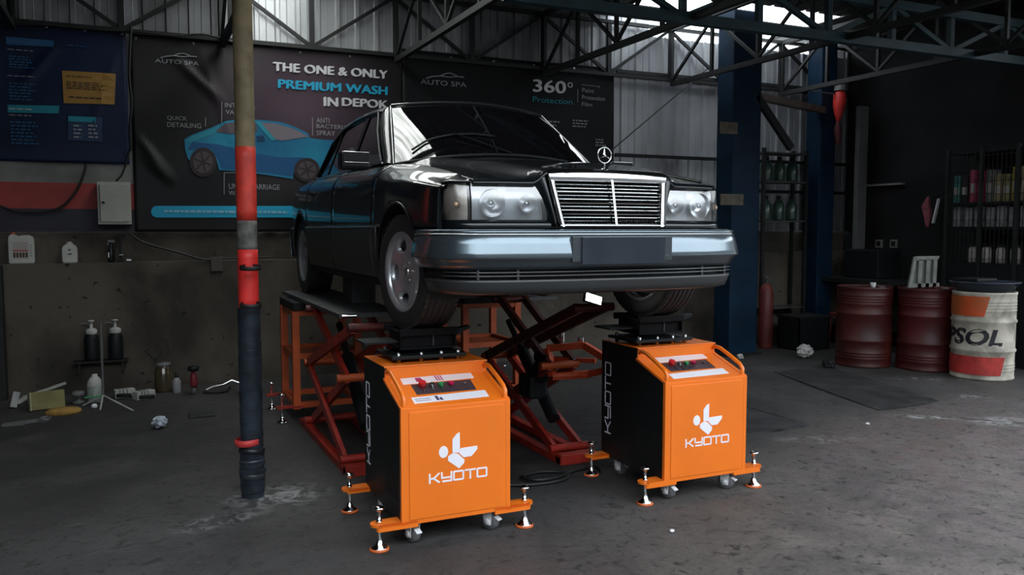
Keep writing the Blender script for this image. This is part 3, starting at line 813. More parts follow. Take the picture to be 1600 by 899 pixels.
for d, z in ((-.08,.53),(0,.525),(.01,.47),(0,.40),(-.04,.30),(-.10,.27)):
    rows.append([(math.copysign(min(abs(x), .82), x)*1.0, 3.90-.10*abs(x/.82)**3+d-(.30 if abs(x) > .82 else 0), z) for x in frange(-.84, .84, 21)])
t.grid(rows); cob('rear_bumper', t, M['bumper'], solid=.01)
t = MB(); t.box((.40, 3.76, .62), (.72, 3.875, .78), .01); cpair('tail_lamp', t, M['red'])
# mirrors
t = MB(); t.box((.828, .595, .885), (1.005, .715, .992), .020); t.box((.838, .600, .925), (.996, .588, .984), .004)
t.bar((.77, .68, .955), (.87, .66, .945), .07, .055)
mr = cpair('door_mirror', t, M['black_gloss'], 'black door mirror')
for mm, s in zip(mr, (-1, 1)):
    t = MB(); t.tube([(s*x, .588, .985) for x in (.845, .92, .990)], .004, 6); t.tube([(s*x, .588, .925) for x in (.845, .92, .990)], .003, 6); cob('mirror_trim', t, M['chrome'], mm)
    t = MB(); t.box((s*.842, .716, .895), (s*.992, .722, .982)); cob('mirror_glass', t, M['chrome'], mm)
# door handles
for y in (1.34, 2.26):
    t = MB(); x = wid_at(y, .80); t.box((x-.008, y-.10, .790), (x+.022, y+.06, .815), .006); cpair('door_handle', t, M['black_gloss'])
# wiper
t = MB(); pts = [WB(s).lerp(WT(s), f)+Vector((0, -.02, .012)) for s, f in ((-.84,.16),(-.72,.27),(-.6,.32),(-.45,.35),(-.25,.35),(-.05,.31))]
t.tube(pts, .007, 6); t.bar(WB(.0).lerp(WT(0), .01)+Vector((0,-.03,.01)), pts[3]+Vector((0,-.01,.01)), .012, .006)
cob('wiper', t, M['black'])
t = MB(); t.grid([[WB(s)+Vector((0, dy, dz)) for s in frange(-.98, .98, 25)] for dy, dz in ((.03,.0),(-.02,-.016),(-.07,-.045))]); cob('cowl', t, M['black'])
# cabin filling and underbody
t = MB(); t.box((-.70, .55, .28), (.70, 3.0, .90)); t.box((-.60, -.55, .30), (.60, .55, .70)); t.box((-.62, 2.4, .30), (.62, 3.8, .80)); cob('interior', t, M['dark'])
t = MB(); t.box((-.52, -.62, .235), (.52, 3.3, .30), .02); t.box((-.78, .42, .19), (.78, 2.38, .29), .02); cob('underbody', t, M['dark'])
t = MB(); t.tube([(-.2, -.45, .215), (-.2, 3.2, .215)], .03, 8); t.bar((-.62, .0, .235), (.62, .0, .235), .06, .05); t.box((-.3, -.4, .20), (.28, .25, .24), .015); cob('engine_guard', t, M['dark'])

# ---- wheels
def wheel_mesh():
    r, wd = .306, .208
    prof = [(.205,-.098),(.225,-.104),(.262,-.106),(.285,-.102),(.300,-.090)]
    for k in range(6):
        z = -.084+k*.0336
        prof += [(.3035 if k in (0,5) else .306, z-.010), (.3035 if k in (0,5) else .306, z+.010)]
        if k < 5: prof += [(.298, z+.0115), (.298, z+.022)]
    prof += [(.300,.090),(.285,.102),(.262,.106),(.225,.104),(.205,.098)]
    tyre = MB(); tyre.lathe(prof, 56)
    for p in (-1, 1):   # tread shoulder lugs
        for j in range(56):
            a = 2*math.pi*j/56; c = Vector((.301*math.cos(a), .301*math.sin(a), p*.086)); d = Vector((math.cos(a), math.sin(a), 0)); tn = Vector((-math.sin(a), math.cos(a), 0))
            tyre.obox(c, tn*.010, d*.005, Vector((0,0,.010)))
    # rim: outer face at +z
    rim = MB(); rim.lathe([(.184,-.088),(.190,-.094),(.190,-.099),(.198,-.099),(.198,-.095),(.206,-.100),(.206,-.092),(.196,-.06),(.188,.05),(.196,.085),(.212,.092),(.217,.097),(.214,.101),(.204,.099),(.192,.088),(.188,.078)], 56)
    nr, na = 14, 140; fs = []; P = {}
    def zf(r): return pch([.0,.03,.07,.12,.165,.190], [.072,.070,.060,.066,.078,.080])(r)
    holes = [(.150*math.cos(2*math.pi*k/5+.3), .150*math.sin(2*math.pi*k/5+.3), 2*math.pi*k/5+.3) for k in range(5)]
    def hv(x, y):
        best = 9
        for hx, hy, ha in holes:
            dx, dy = x-hx, y-hy; u = dx*math.cos(ha)+dy*math.sin(ha); v = -dx*math.sin(ha)+dy*math.cos(ha)
            best = min(best, (u/.027)**2+(v/.045)**2)
        return best
    rs = frange(.02, .190, 26); vs = []; idx = {}
    def vid(i, j):
        j %= na
        if (i, j) not in idx:
            a = 2*math.pi*j/na; x, y = rs[i]*math.cos(a), rs[i]*math.sin(a); h = hv(x, y)
            z = zf(rs[i])-.020*max(0, 1-(h-1)/1.2)**2 if h >= 1 else zf(rs[i])-.020
            idx[(i, j)] = len(vs); vs.append((x, y, z))
        return idx[(i, j)]
    for i in range(25):
        for j in range(na):
            a = 2*math.pi*(j+.5)/na; r_ = (rs[i]+rs[i+1])/2
            if hv(r_*math.cos(a), r_*math.sin(a)) > 1: fs.append((vid(i, j), vid(i+1, j), vid(i+1, j+1), vid(i, j+1)))
    rim.add(vs, fs, True)
    hub = MB(); hub.lathe([(.001,.080),(.020,.079),(.026,.074),(.028,.066)], 20)
    for k in range(5):
        a = 2*math.pi*k/5+.93; hub.cyl((.050*math.cos(a), .050*math.sin(a), .058), (.050*math.cos(a), .050*math.sin(a), .070), .0085, 6)
    back = MB(); back.lathe([(.001,.0),(.14,.0),(.14,-.012),(.001,-.012)], 24); back.lathe([(.001,-.04),(.187,-.045)], 24)
    return tyre, rim, hub, back
for (sx, y, steer) in ((-1, 0.0, 8), (1, 0.0, 8), (-1, 2.8, 0), (1, 2.8, 0)):
    Mx = Matrix.Translation((-.735 if sx < 0 else (.758 if y == 0 else .735), y, .306)) @ Matrix.Rotation(math.radians(steer), 4, 'Z') @ Matrix.Rotation(sx*math.pi/2, 4, 'Y') @ Matrix.Rotation(.5 if y else .1, 4, 'Z')
    ty, rm_, hb, bk = wheel_mesh()
    wo = cob('wheel', ty.xf(Mx), M['rubber']); cob('rim', rm_.xf(Mx), M['rim'], wo, 'silver five-hole alloy rim'); cob('hub_cap', hb.xf(Mx), M['steel'], wo); cob('brake_disc', bk.xf(Mx), M['dark'], wo)
# ================================================================== ORANGE MACHINES
def strokes(paths, wid, fr, th=.0015):
    mb = MB()
    for p in paths:
        for i in range(len(p)-1):
            a, b = Vector((*p[i], 0)), Vector((*p[i+1], 0)); d = (b-a).normalized(); n = Vector((-d.y, d.x, 0))*wid/2; e = d*wid/2
            q = [a-e-n, b+e-n, b+e+n, a-e+n]
            mb.prism([(c.x, c.y) for c in q], fr, -.0005, th)
    return mb
KY = {'K': [[(0,0),(0,1)], [(.05,.48),(.42,.48)], [(.42,.48),(.95,1)], [(.42,.48),(.95,0)]],
      'Y': [[(0,1),(0,.42)], [(0,.42),(1,.42)], [(1,1),(1,0)], [(1,0),(.12,0)]],
      'O': [[(.08,0),(.92,0)], [(1,.08),(1,.92)], [(.92,1),(.08,1)], [(0,.92),(0,.08)]],
      'T': [[(0,1),(1,1)], [(.5,1),(.5,0)]]}
def kyoto(fr, x0, z0, lw, lh, gap, wid):
    P = []
    for i, ch in enumerate('KYOTO'):
        for path in KY[ch]: P.append([(x0+i*(lw+gap)+a*lw, z0+b*lh) for a, b in path])
    return strokes(P, wid, fr)
MX, MF, MBK = -.727, -.550, .130
XL, XR = MX-.279, MX+.279
Z0, ZF, ZS, ZR_, YS = .112, .675, .768, .828, -.255
sticker = mat('white_sticker', (.80, .78, .84), .35)
logo_white = mat('logo_white', (.86, .84, .92), .45)
mc = thing('wheel_lift_machine', (MX, -.22, 0), 'orange fronted machine nearest the camera, under the left front wheel', 'machine', 'orange machines under the front wheels')
prof_side = [(MF, Z0), (MBK, Z0), (MBK, ZR_), (YS-.012, ZR_), (YS-.004, ZS+.004), (MF, ZF)]
for nm, xa in (('side_panel', XL), ('side_panel', XR)):
    t = MB(); s = 1 if xa == XR else -1
    t.prism(prof_side, lambda a, b, d: (xa-s*d, a, b), 0, .012)
    o = obj(nm, t, M['black'], mc, 'black side panel with white lettering down its back edge' if s < 0 else None)
    t = MB(); t.prism([(MF-.004, Z0), (MF+.018, Z0), (MF+.018, ZF-.002), (MF-.004, ZF-.002)], lambda a, b, d: (xa+s*d, a, b), -.02, .003); t.prism([(MF, ZF-.010), (MF, ZF+.003), (YS, ZS+.006), (YS, ZS-.008)], lambda a, b, d: (xa+s*d, a, b), -.02, .003)
    obj('edge_flange', t, M['orange'], o)
    t = MB()                                                   # louvre perforations low on the panel
    for i in range(13):
        for j in range(11): t.box((xa+s*.0002-.0008, -.47+i*.016, .205+j*.016), (xa+s*.0002+.0008, -.461+i*.016, .213+j*.016))
    v = obj('vent', t, mat('vent_hole', (.001,.001,.001), .9), o); v['kind'] = 'stuff'
    if s < 0:
        t = kyoto(lambda a, b, d: (XL-d, .055-.0*a+ (.0)+b*1.0-.03, a), .262, .0, .076, .062, .014, .0085)
        obj('lettering', t, logo_white, o)
t = MB(); t.box((XL+.012, MF+.004, Z0+.01), (XR-.012, MBK-.004, ZF-.03)); t.box((XL+.012, YS+.004, Z0+.01), (XR-.012, MBK-.004, ZR_-.012)); obj('cabinet', t, M['black'], mc)
t = MB(); t.box((XL+.002, MF-.003, Z0), (XR-.002, MF+.012, ZF), .003); fp = obj('front_panel', t, M['orange'], mc)
t = MB(); t.box((MX-.243, MF-.007, .135), (MX+.243, MF-.001, .655), .0025); obj('inset_panel', t, M['orange'], fp)
ff = lambda a, b, d: (MX+a, MF-.0072-d, b)
t = MB()
t.prism(circ(.0235, 28, -.072, .448, .029), ff, -.001, .0015)
t.prism([(-.026,.506),(-.004,.530),(.012,.536),(.012,.440),(.000,.436),(-.026,.440)], ff, -.001, .0015)
t.prism([(-.049,.424),(-.022,.438),(.003,.430),(.036,.398),(.033,.382),(.008,.358),(-.049,.402)], ff, -.001, .0015)
t.prism([(.016,.457),(.103,.460),(.104,.444),(.073,.412),(.032,.410),(.008,.433)], ff, -.001, .0015)
obj('logo', t, logo_white, fp, 'white bird-like logo of a ball, two wings and a body')
obj('lettering', kyoto(ff, -.143, .304, .049, .041, .0125, .0085), logo_white, fp, 'white maker lettering under the logo')
# slanted control deck
SL = Vector((0, YS-MF, ZS-ZF)); SLn = Vector((0, -(ZS-ZF), YS-MF)).normalized(); SLu = SL.normalized(); SLL = SL.length
def fs_(a, t_, d): return Vector((MX+a, MF, ZF))+SLu*(t_*SLL)+SLn*d
t = MB(); t.prism([(-.279, 0), (.279, 0), (.279, 1), (-.279, 1)], fs_, -.012, .002); cp = obj('control_deck', t, M['orange'], mc)
t = MB(); t.prism([(-.200, .74), (.183, .78), (.186, .985), (-.199, .955)], fs_, .001, .0028); o1 = obj('sticker', t, sticker, cp, 'white printed sticker above the switches')
t = MB(); t.prism([(-.203, .105), (.186, .125), (.190, .345), (-.202, .30)], fs_, .001, .0028); o2 = obj('sticker', t, sticker, cp, 'white printed sticker below the switches')
t = MB(); t.prism([(-.164, .375), (.148, .385), (.156, .735), (-.165, .715)], fs_, .001, .004); o3 = obj('switch_plate', t, mat('switch_plate', (.045, .035, .045), .4), cp)
t = MB(); t.prism([(-.125,.80),(-.085,.80),(-.095,.93),(-.125,.93)], fs_, .0028, .0034)
for k in range(3): t.prism([(-.018+k*.014,.79),(-.011+k*.014,.79),(-.012+k*.014,.96),(-.019+k*.014,.96)], fs_, .0028, .0034)
obj('print', t, mat('print_magenta', (.42,.03,.12), .5), o1)
t = MB(); t.prism([(-.085,.15),(-.070,.15),(-.070,.29),(-.085,.29)], fs_, .0028, .0034); t.prism([(-.066,.15),(-.05,.15),(-.055,.25),(-.066,.22)], fs_, .0028, .0034)
for k in range(2): t.prism([(-.19,.17+k*.06),(-.11,.175+k*.06),(-.11,.19+k*.06),(-.19,.185+k*.06)], fs_, .0028, .0032)
obj('print', t, mat('print_navy', (.06,.05,.12), .5), o2)
def knob(a, t_, r, h, m, name, lab, cap=None):
    b = MB(); p = fs_(a, t_, .004); b.tube([p, p+SLn*(h*.35), p+SLn*(h*.36), p+SLn*h], r, 14, rs=[r*.62, r*.62, r, r*.92]); return obj(name, b, m, cp, lab)
knob(-.118, .60, .020, .032, M['red'], 'emergency_button', 'red mushroom emergency button')
knob(-.070, .57, .012, .024, M['steel'], 'selector_switch', 'silver switch')
knob(-.022, .57, .014, .022, M['green'], 'start_button', 'green button')
knob(.036, .60, .015, .016, mat('lamp_crimson', (.55,.01,.09), .3), 'indicator_lamp', 'crimson indicator lamp')
knob(.110, .60, .009, .008, M['grey'], 'key_switch', None)
for a in (-.120, -.072, -.024):
    b = MB(); p = fs_(a, .46, .003); b.bar(fs_(a-.002, .40, .006), fs_(a+.006, .56, .012), .006, .003); obj('toggle', b, M['steel'], cp)
# riser and top deck
t = MB(); t.box((XL+.004, YS-.010, ZS), (XR-.004, YS+.004, ZR_)); t.box((XL, YS-.014, ZR_-.004), (XR, MBK, ZR_+.004), .002); obj('top_deck', t, M['orange'], mc)
for s in (-1, 1):
    t = MB(); a = s*.262
    t.tube([fs_(a, 1.02, .0), fs_(a, 1.02, .030), fs_(a, .95, .052), fs_(a, .80, .062), fs_(a, .45, .058), fs_(a, .18, .050), fs_(a, .08, .036), fs_(a, .05, .0)], .0115, 12); obj('handle', t, M['orange'], mc)
# outrigger arms, levelling feet, castors
for sx in (-1, 1):
    for sy, fy in ((-1, -.512), (1, .078)):
        fx = MX+sx*.381; t = MB()
        xb = MX+sx*.20
        out = [(xb, fy-.042), (fx, fy-.042)] + [(fx+sx*.042*math.sin(a), fy-.042*math.cos(a)) for a in frange(.3, math.pi-.3, 9)] + [(fx, fy+.042), (xb, fy+.052)]
        t.prism(out, lambda a, b, d: (a, b, d), .118, .130)
        t.prism(out[:3]+[(fx+sx*.02, fy-.030), (xb, fy-.030)], lambda a, b, d: (a, b, d), .098 if sy < 0 else .108, .130)
        ar = obj('outrigger', t, M['orange'], mc)
        t = MB(); Q = Matrix.Translation((fx, fy, 0))
        t.lathe([(.001,.212),(.012,.212),(.026,.205),(.027,.198),(.012,.190),(.009,.186),(.009,.142),(.014,.141),(.014,.131),(.001,.131)], 14, Q)
        t.lathe([(.009,.118),(.009,.060),(.013,.050),(.020,.028),(.040,.014),(.042,.010),(.001,.010)], 18, Q)
        ft = obj('levelling_foot', t, M['chrome'], mc, 'chrome screw foot')
        t = MB(); t.lathe([(.001,.012),(.043,.012),(.047,.006),(.047,0),(.001,0)], 20, Q); obj('foot_pad', t, mat('orange_pad', (.62,.13,.03), .5), ft)
        cx, cy, an = MX+sx*.205, (-.480 if sy < 0 else .02), (.25 if sx < 0 else .55)
        Cm = Matrix.Translation((cx, cy, .046)) @ Matrix.Rotation(an, 4, 'Z')
        t = MB(); t.lathe([(.012,-.020),(.040,-.020),(.046,-.013),(.046,.013),(.040,.020),(.012,.020)], 22, Cm @ Matrix.Rotation(math.pi/2, 4, 'Y')); cs = obj('caster', t, M['grey'], mc)
        t = MB()
        for q in (-1, 1): t.prism([(-.020,-.016),(.012,-.020),(.024,.0),(.030,.062),(-.026,.062)], lambda a, b, d: Cm @ Vector((q*(.023+d), a, b)), 0, .004)
        t.box((-.030,-.030,.056), (.030,.030,.064), M=Cm); t.lathe([(.001,.0),(.017,.0),(.017,.006),(.001,.006)], 14, Cm @ Matrix.Rotation(math.pi/2, 4, 'Y') @ Matrix.Translation((0,0,-.034))); t.bar(Cm @ Vector((0,-.02,.035)), Cm @ Vector((0,-.062,.012)), .03, .005); obj('caster_fork', t, M['white'], cs)
mc2 = copy_thing(mc, (MX+1.514, -.19, 0), 'orange fronted machine further right, under the right front wheel')

# black wheel rests standing on the machines
def wheel_rest(cx, dy, label):
    r = thing('wheel_rest', (cx, dy, .832), label, 'wheel rest', 'black wheel rests')
    t = MB(); t.box((cx-.21, dy-.20, .850), (cx+.19, dy+.12, .868), .004); obj('base_plate', t, M['black'], r)
    t = MB(); t.box((cx-.135, dy-.12, .893), (cx+.155, dy+.12, .980), .004); t.box((cx-.155, dy-.15, .962), (cx+.165, dy-.125, 1.000), .004); t.box((cx-.155, dy+.125, .962), (cx+.165, dy+.15, 1.0), .004)
    t.box((cx-.150, dy-.14, .890), (cx+.160, dy+.14, .902), .003)
    t.box((cx-.150, dy-.142, .902), (cx-.143, dy-.10, .965)); t.box((cx+.150, dy-.142, .902), (cx+.158, dy-.10, .965))
    bk = obj('cradle', t, mat('cradle_black', (.004,.004,.005), .6, spec=.15), r)
    t = MB(); t.bar((cx+.035, dy-.123, .903), (cx+.035, dy-.123, .962), .004, .006, (0,1,0)); obj('seam', t, M['grey'], bk)
    t = MB(); t.box((cx-.33, dy-.10, .925), (cx-.150, dy+.08, .935)); obj('side_wing', t, M['black'], r); t = MB(); t.prism([(0,0),(.08,.03),(.08,.045),(0,.03)], lambda a, b, d: (cx+.165+a, dy-.12+d, .955+b), 0, .05); obj('lever', t, M['black'], r)
    for k, (a, b) in enumerate(((-.17,-.17), (.155,-.17), (-.05,-.175), (.06,-.175), (-.17,.08), (.155,.08))):
        t = MB(); t.lathe([(.001,.052),(.009,.052),(.011,.040),(.011,.036),(.019,.034),(.019,.028),(.012,.027),(.012,0),(.001,0)], 10, Matrix.Translation((cx+a, dy+b, .832))); obj('bolt', t, M['steel'], r)
    t = MB(); t.cyl((cx, dy, .832), (cx, dy, .892), .085, 24); obj('turntable', t, M['dark'], r)
wheel_rest(-.735, -.01, 'black wheel cradle under the front wheel whose silver rim shows')
wheel_rest(.735, .0, 'black wheel cradle on the right machine, under the far front wheel')

# ================================================================== REAR STANDS AND SCISSOR LIFT
def rear_stand(cx, label):
    y0, y1 = 2.32, 2.86; s = thing('rear_stand', (cx, 2.6, 0), label, 'stand', 'orange rear stands'); w = .245
    od = M['orange_dull']
    for a in (-w, w):
        for y in (y0, y1):
            t = MB(); t.box((cx+a-.028, y-.028, .10), (cx+a+.028, y+.028, .88), .003); obj('post', t, od, s)
    for z in (.86, .52, .13):
        for y in (y0, y1): obj('crossbar', MB().box((cx-w, y-.022, z-.022), (cx+w, y+.022, z+.022)), od, s)
        for a in (-w, w): obj('side_rail', MB().box((cx+a-.02, y0, z-.02), (cx+a+.02, y1, z+.02)), od, s)
    t = MB(); t.box((cx-w, y0, .50), (cx+w, y1, .512)); obj('shelf_plate', t, od, s)
    t = MB(); t.box((cx-.27, y0-.05, .882), (cx+.27, y1+.05, .945), .004); obj('top_pad', t, M['black'], s)
    for a in (-1, 1):
        for y in (y0, y1):
            fx = cx+a*.36; t = MB(); t.box((cx+a*.20, y-.035, .115), (fx+a*.04, y+.035, .13)); obj('outrigger', t, M['lift_red'], s)
            t = MB(); Q = Matrix.Translation((fx, y, 0)); t.lathe([(.001,.232),(.026,.230),(.027,.216),(.010,.205),(.010,.05),(.02,.028),(.045,.012),(.045,0),(.001,0)], 14, Q); obj('levelling_foot', t, M['chrome'], s)
    return s
rear_stand(-.745, 'open orange frame stand under the left rear wheel')
rear_stand(.680, 'open orange frame stand seen through the scissor arms at the right')
lift = thing('scissor_lift', (0, 1.3, 0), 'red and black scissor lift folded open under the middle of the car', 'car lift')
def sciss(xa, xb, y_off, red, up, tops=((.30,.93),(1.62,.93)), mids=((.62,.575),(1.72,.515))):
    # joints in the y-z plane
    F_up, R_up, F_mid, R_mid, F_lo, R_lo = [(y+y_off, z) for y, z in (*tops, *mids, (.56,.07), (1.75,.07))]
    for i, x in enumerate((xa, xb)):
        for (p, q, o_, m_) in ((F_up, R_mid, 0, up), (R_up, F_mid, .035, up), (R_mid, F_lo, 0, 'lift_red'), (F_mid, R_lo, .035, red)):
            t = MB(); t.bar((x+o_, *p), (x+o_, *q), .028, .062, (0,0,1)); obj('arm', t, M[m_], lift)
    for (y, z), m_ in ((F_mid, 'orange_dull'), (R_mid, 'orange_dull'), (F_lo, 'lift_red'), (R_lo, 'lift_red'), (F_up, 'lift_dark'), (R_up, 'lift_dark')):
        t = MB(); t.cyl((xa-.03, y, z), (xb+.06, y, z), .026, 14); obj('cross_tube', t, M[m_], lift)
    for x in (xa, xb): obj('base_rail', MB().box((x-.03, y_off+.42, .0), (x+.03, y_off+1.95, .045)), M['lift_red'], lift)
    obj('base_crossbar', MB().box((xa-.03, y_off+.40, .0), (xb+.05, y_off+.48, .065), .004), M['lift_red'], lift)
    t = MB(); t.cyl(((xa+xb)/2, y_off+.75, .22), ((xa+xb)/2, y_off+1.25, .62), .045, 16); t.cyl(((xa+xb)/2, y_off+1.25, .62), ((xa+xb)/2, y_off+1.5, .82), .024, 12); obj('hydraulic_cylinder', t, M['black'], lift)
sciss(-.955, -.58, .28, 'lift_red', 'lift_red')
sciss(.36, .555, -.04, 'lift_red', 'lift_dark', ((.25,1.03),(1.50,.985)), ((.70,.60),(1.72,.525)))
for (x0, x1) in ((-.955, -.52), (.50, .95)):
    ys_ = .95 if x0 < 0 else 1.60
    t = MB(); t.box((x0, ys_, .950), (x1, 3.12, .980), .003); o = obj('runway', t, mat('runway_steel', (.055,.055,.057), .55, .1, .3, 6, .1, 50), lift, 'long dark steel runway plate')
    for k in (0, 1): t = MB(); t.cyl((x0+.02, ys_, .965), (x0+.11, ys_-.015, .965), .012, 10); 
    obj('end_pin', t, M['chrome'], o)
# orange link frame in the middle of the right scissor
t = MB()
A = [(.44,.78,.70),(.64,.62,.73),(.80,.42,.60),(.70,.66,.52),(.46,.74,.51)]
for i, j in ((0,1),(1,2),(2,3),(3,4),(4,0)): t.bar(A[i], A[j], .045, .045)
t.cyl(A[4], A[3], .028, 14); t.bar((.50,.80,.62),(.72,.60,.62),.04,.03)
obj('link_frame', t, mat('link_orange', (.70,.085,.022), .42, 0, .2, 7, coat=.2), lift, 'orange welded link frame')
t = MB(); t.cyl((.38,.95,.40), (.46,.80,.60), .075, 16); t.box((.33,.82,.34), (.47,1.02,.50), .02); t.tube([(.40,.86,.62),(.36,.78,.66),(.40,.70,.64)], .022, 8); obj('pump', t, M['black'], lift)
t = MB(); t.cyl((.62,.9,.72), (.62,.9,.86), .020, 12); obj('piston', t, M['chrome'], lift); t = MB(); t.cyl((.66,.70,.735), (.66,.70,.775), .022, 12); obj('pin', t, M['chrome'], lift)
# lift-point supports between platform and sill, both sides
for x in (-.62, .62):
    t = MB(); t.box((x-.09, 1.62, .980), (x+.09, 1.90, 1.172), .01); obj('sill_block', t, M['rubber'], lift)
# work lamp clipped under the car
wl_ = thing('work_lamp', (0.383, .05, 1.095), 'small bright white work lamp clipped under the car', 'lamp')
Lm = Matrix.Translation((0.383, .05, 1.100)) @ Matrix.Rotation(.30, 4, 'Y') @ Matrix.Rotation(-.25, 4, 'X')
t = MB(); t.box((-.06,.004,-.028), (.06,.03,.028), .004, M=Lm); t.box((-.02,.02,.02), (.02,.04,.118), M=Lm); obj('lamp_body', t, M['black'], wl_)
t = MB(); t.box((-.054,-.001,-.023), (.054,.005,.023), M=Lm); obj('lamp_face', t, mat('lamp_white', (1,.98,.95), .3, emit=14), wl_, 'glowing white lamp face')
# hoses on the floor
def hose(name, pts, r, label, cat='hose'):
    P = [Vector(p) for p in pts]; out = []
    for i in range(len(P)-1):
        p0, p1, p2, p3 = P[max(i-1,0)], P[i], P[i+1], P[min(i+2, len(P)-1)]
        for f in frange(0, 1, 9)[:-1]:
            out.append(.5*((2*p1)+(p2-p0)*f+(2*p0-5*p1+4*p2-p3)*f*f+(3*p1-p0-3*p2+p3)*f**3))
    out.append(P[-1]); t = MB(); t.tube(out, r, 8)
    return tag(obj(name, t, M['cable']), label, cat)
hose('hose', [(-.35,.20,.012),(-.05,.06,.012),(.18,.06,.012),(.27,.17,.012),(.15,.26,.012),(-.02,.20,.022),(.02,.08,.026),(.18,.10,.020),(.34,.20,.012),(.50,.22,.012),(.48,.10,.012)], .011, 'black hose curled on the floor between the orange machines')

# ================================================================== STRIPED POLE
px_, py_ = -1.548, .562
pole = thing('pole', (px_, py_, 0), 'steel pole painted red in bands and wrapped in black tape below', 'pole')
def pz(v): return at('y', py_, 388, v).z
r0 = .0535
def seg(name, z0, z1, r, m, lab=None, ext=()):
    t = MB(); t.lathe([(.001, z0), (r, z0)]+[(r, z) for z in frange(z0, z1, 8)[1:-1]]+[(r, z1), (.001, z1)], 28, Matrix.Translation((px_, py_, 0))); return obj(name, t, m, pole, lab)
seg('shaft', 0, ROOF-.02, r0, mat('pole_bare', (.20,.155,.085), .6, .1, .3, 9, .1, 40))
seg('paint_band', pz(345), pz(230), r0+.0015, mat('pole_red', (.62,.045,.028), .5, 0, .18, 14), 'faded red painted band')
seg('paint_band', pz(390), pz(345), r0+.001, mat('pole_grey', (.13,.125,.115), .7, 0, .4, 18), 'worn grey band')
seg('paint_band', pz(482), pz(390), r0+.002, mat('pole_scarlet', (.75,.035,.03), .45, 0, .12, 14), 'bright red painted band')
for z in (pz(416), pz(474)):
    t = MB(); t.lathe([(r0+.001, z-.012),(r0+.0045, z-.010),(r0+.0045, z+.008),(r0+.001, z+.012)], 28, Matrix.Translation((px_, py_, 0)) @ Matrix.Rotation(.08, 4, 'X')); obj('tape', t, M['cable'], pole, 'narrow turn of black tape over the red')
t = MB(); prof_ = [(.001, 0)]
z = 0.0; k = 0
while z < pz(482):
    rr = r0+.006+.004*random.random()+(.014 if .02 < z < .17 else (.008 if z < .30 else 0))*random.random()
    prof_ += [(rr, z), (rr+.003, z+.022)]; z += .0235; k += 1
prof_.append((.001, z)); t.lathe(prof_, 28, Matrix.Translation((px_, py_, 0)), smooth=False); obj('tape_wrap', t, mat('tape_wrap', (.022,.030,.042), .42, 0, .4, 12), pole, 'overlapping turns of dark tape')
for (v, dz, ex, tilt, nm_, c_) in ((703,.016,.020,.10,'tape_black',(.012,.014,.018)),(722,.022,.017,-.12,'tape_grey',(.055,.065,.075)),(742,.018,.019,.08,'tape_slate',(.03,.038,.046)),(764,.022,.012,-.10,'tape_black2',(.014,.015,.018))):
    t = MB(); zt_ = pz(v); t.lathe([(r0+.008, zt_-dz),(r0+ex, zt_-dz*.8),(r0+ex-.004, zt_+dz*.8),(r0+.008, zt_+dz)], 28, Matrix.Translation((px_, py_, zt_)) @ Matrix.Rotation(tilt, 4, 'Y') @ Matrix.Translation((0, 0, -zt_))); obj('tape', t, mat(nm_, c_, .4), pole, 'loose turn of tape near the foot')
t = MB(); zz_ = pz(690); t.lathe([(r0+.012, zz_-.018),(r0+.020, zz_-.014),(r0+.020, zz_+.018),(r0+.012, zz_+.02)], 28, Matrix.Translation((px_, py_, 0)) @ Matrix.Rotation(-.06, 4, 'Y')); obj('tape', t, mat('tape_red', (.62,.05,.05), .5), pole, 'red tape ring near the foot')
# ================================================================== BANNERS
BY = 4.475
def wr(x, z):
    return .010*math.sin(2.1*x+1.3*z)+.007*math.sin(5.3*x-3.1*z+1)+.012*noise.noise((x*1.3, 0, z*1.7))
FOLDS = [(-3.05,2.75,.9,.6,.02),(-2.2,3.2,-1.9,.9,.012),(-1.75,3.2,-.75,.7,.03),(-2.1,2.45,-.95,.6,.03),(-2.05,2.25,-.8,.45,.022),(-1.5,3.3,-1.25,1.2,.012),(.62,3.3,-1.57,1.5,.012),(1.9,3.3,-1.4,1.2,.01)]
def hang(x, z, out=0.0):
    y = BY-out+wr(x, z)
    for (fx, fz, ang, ln, dep) in FOLDS:       # creases pulled out from the fixings
        dx, dz = x-fx, z-fz; u = dx*math.cos(ang)+dz*math.sin(ang); v = -dx*math.sin(ang)+dz*math.cos(ang)
        if 0 <= u <= ln: y -= dep*math.exp(-(v/.035)**2)*math.sin(math.pi*u/ln)
    return Vector((x, y, z))
def banner(name, x0, x1, z0, z1, m, label, sag=.02, folds=()):
    root = thing(name, ((x0+x1)/2, BY, z0), label, 'banner')
    nx, nz = int((x1-x0)/.03), int((z1-z0)/.03); rows = []
    for j in range(nz+1):
        r = []
        for i in range(nx+1):
            x, z = lerp(x0, x1, i/nx), lerp(z0, z1, j/nz); p = hang(x, z)
            if j == nz: p.z -= sag*abs(math.sin(math.pi*i/nx*5))
            r.append(p)
        rows.append(r)
    t = MB(); t.grid(rows); obj('sheet', t, m, root, solid=.003)
    t = MB(); t.tube([hang(lerp(x0, x1, f), z1-.012, .006) for f in frange(0, 1, 40)], .009, 6); obj('hem', t, M['black'], root)
    for f in frange(.02, .98, 6): 
        t = MB(); t.lathe([(.006,0),(.014,0),(.014,.004),(.006,.004)], 12, Matrix.Translation(hang(lerp(x0, x1, f), z1-.05, .006)) @ Matrix.Rotation(math.pi/2, 4, 'X')); obj('eyelet', t, M['steel'], root)
    return root
def px(u, v): p = at('y', BY, u, v); return p.x, p.z
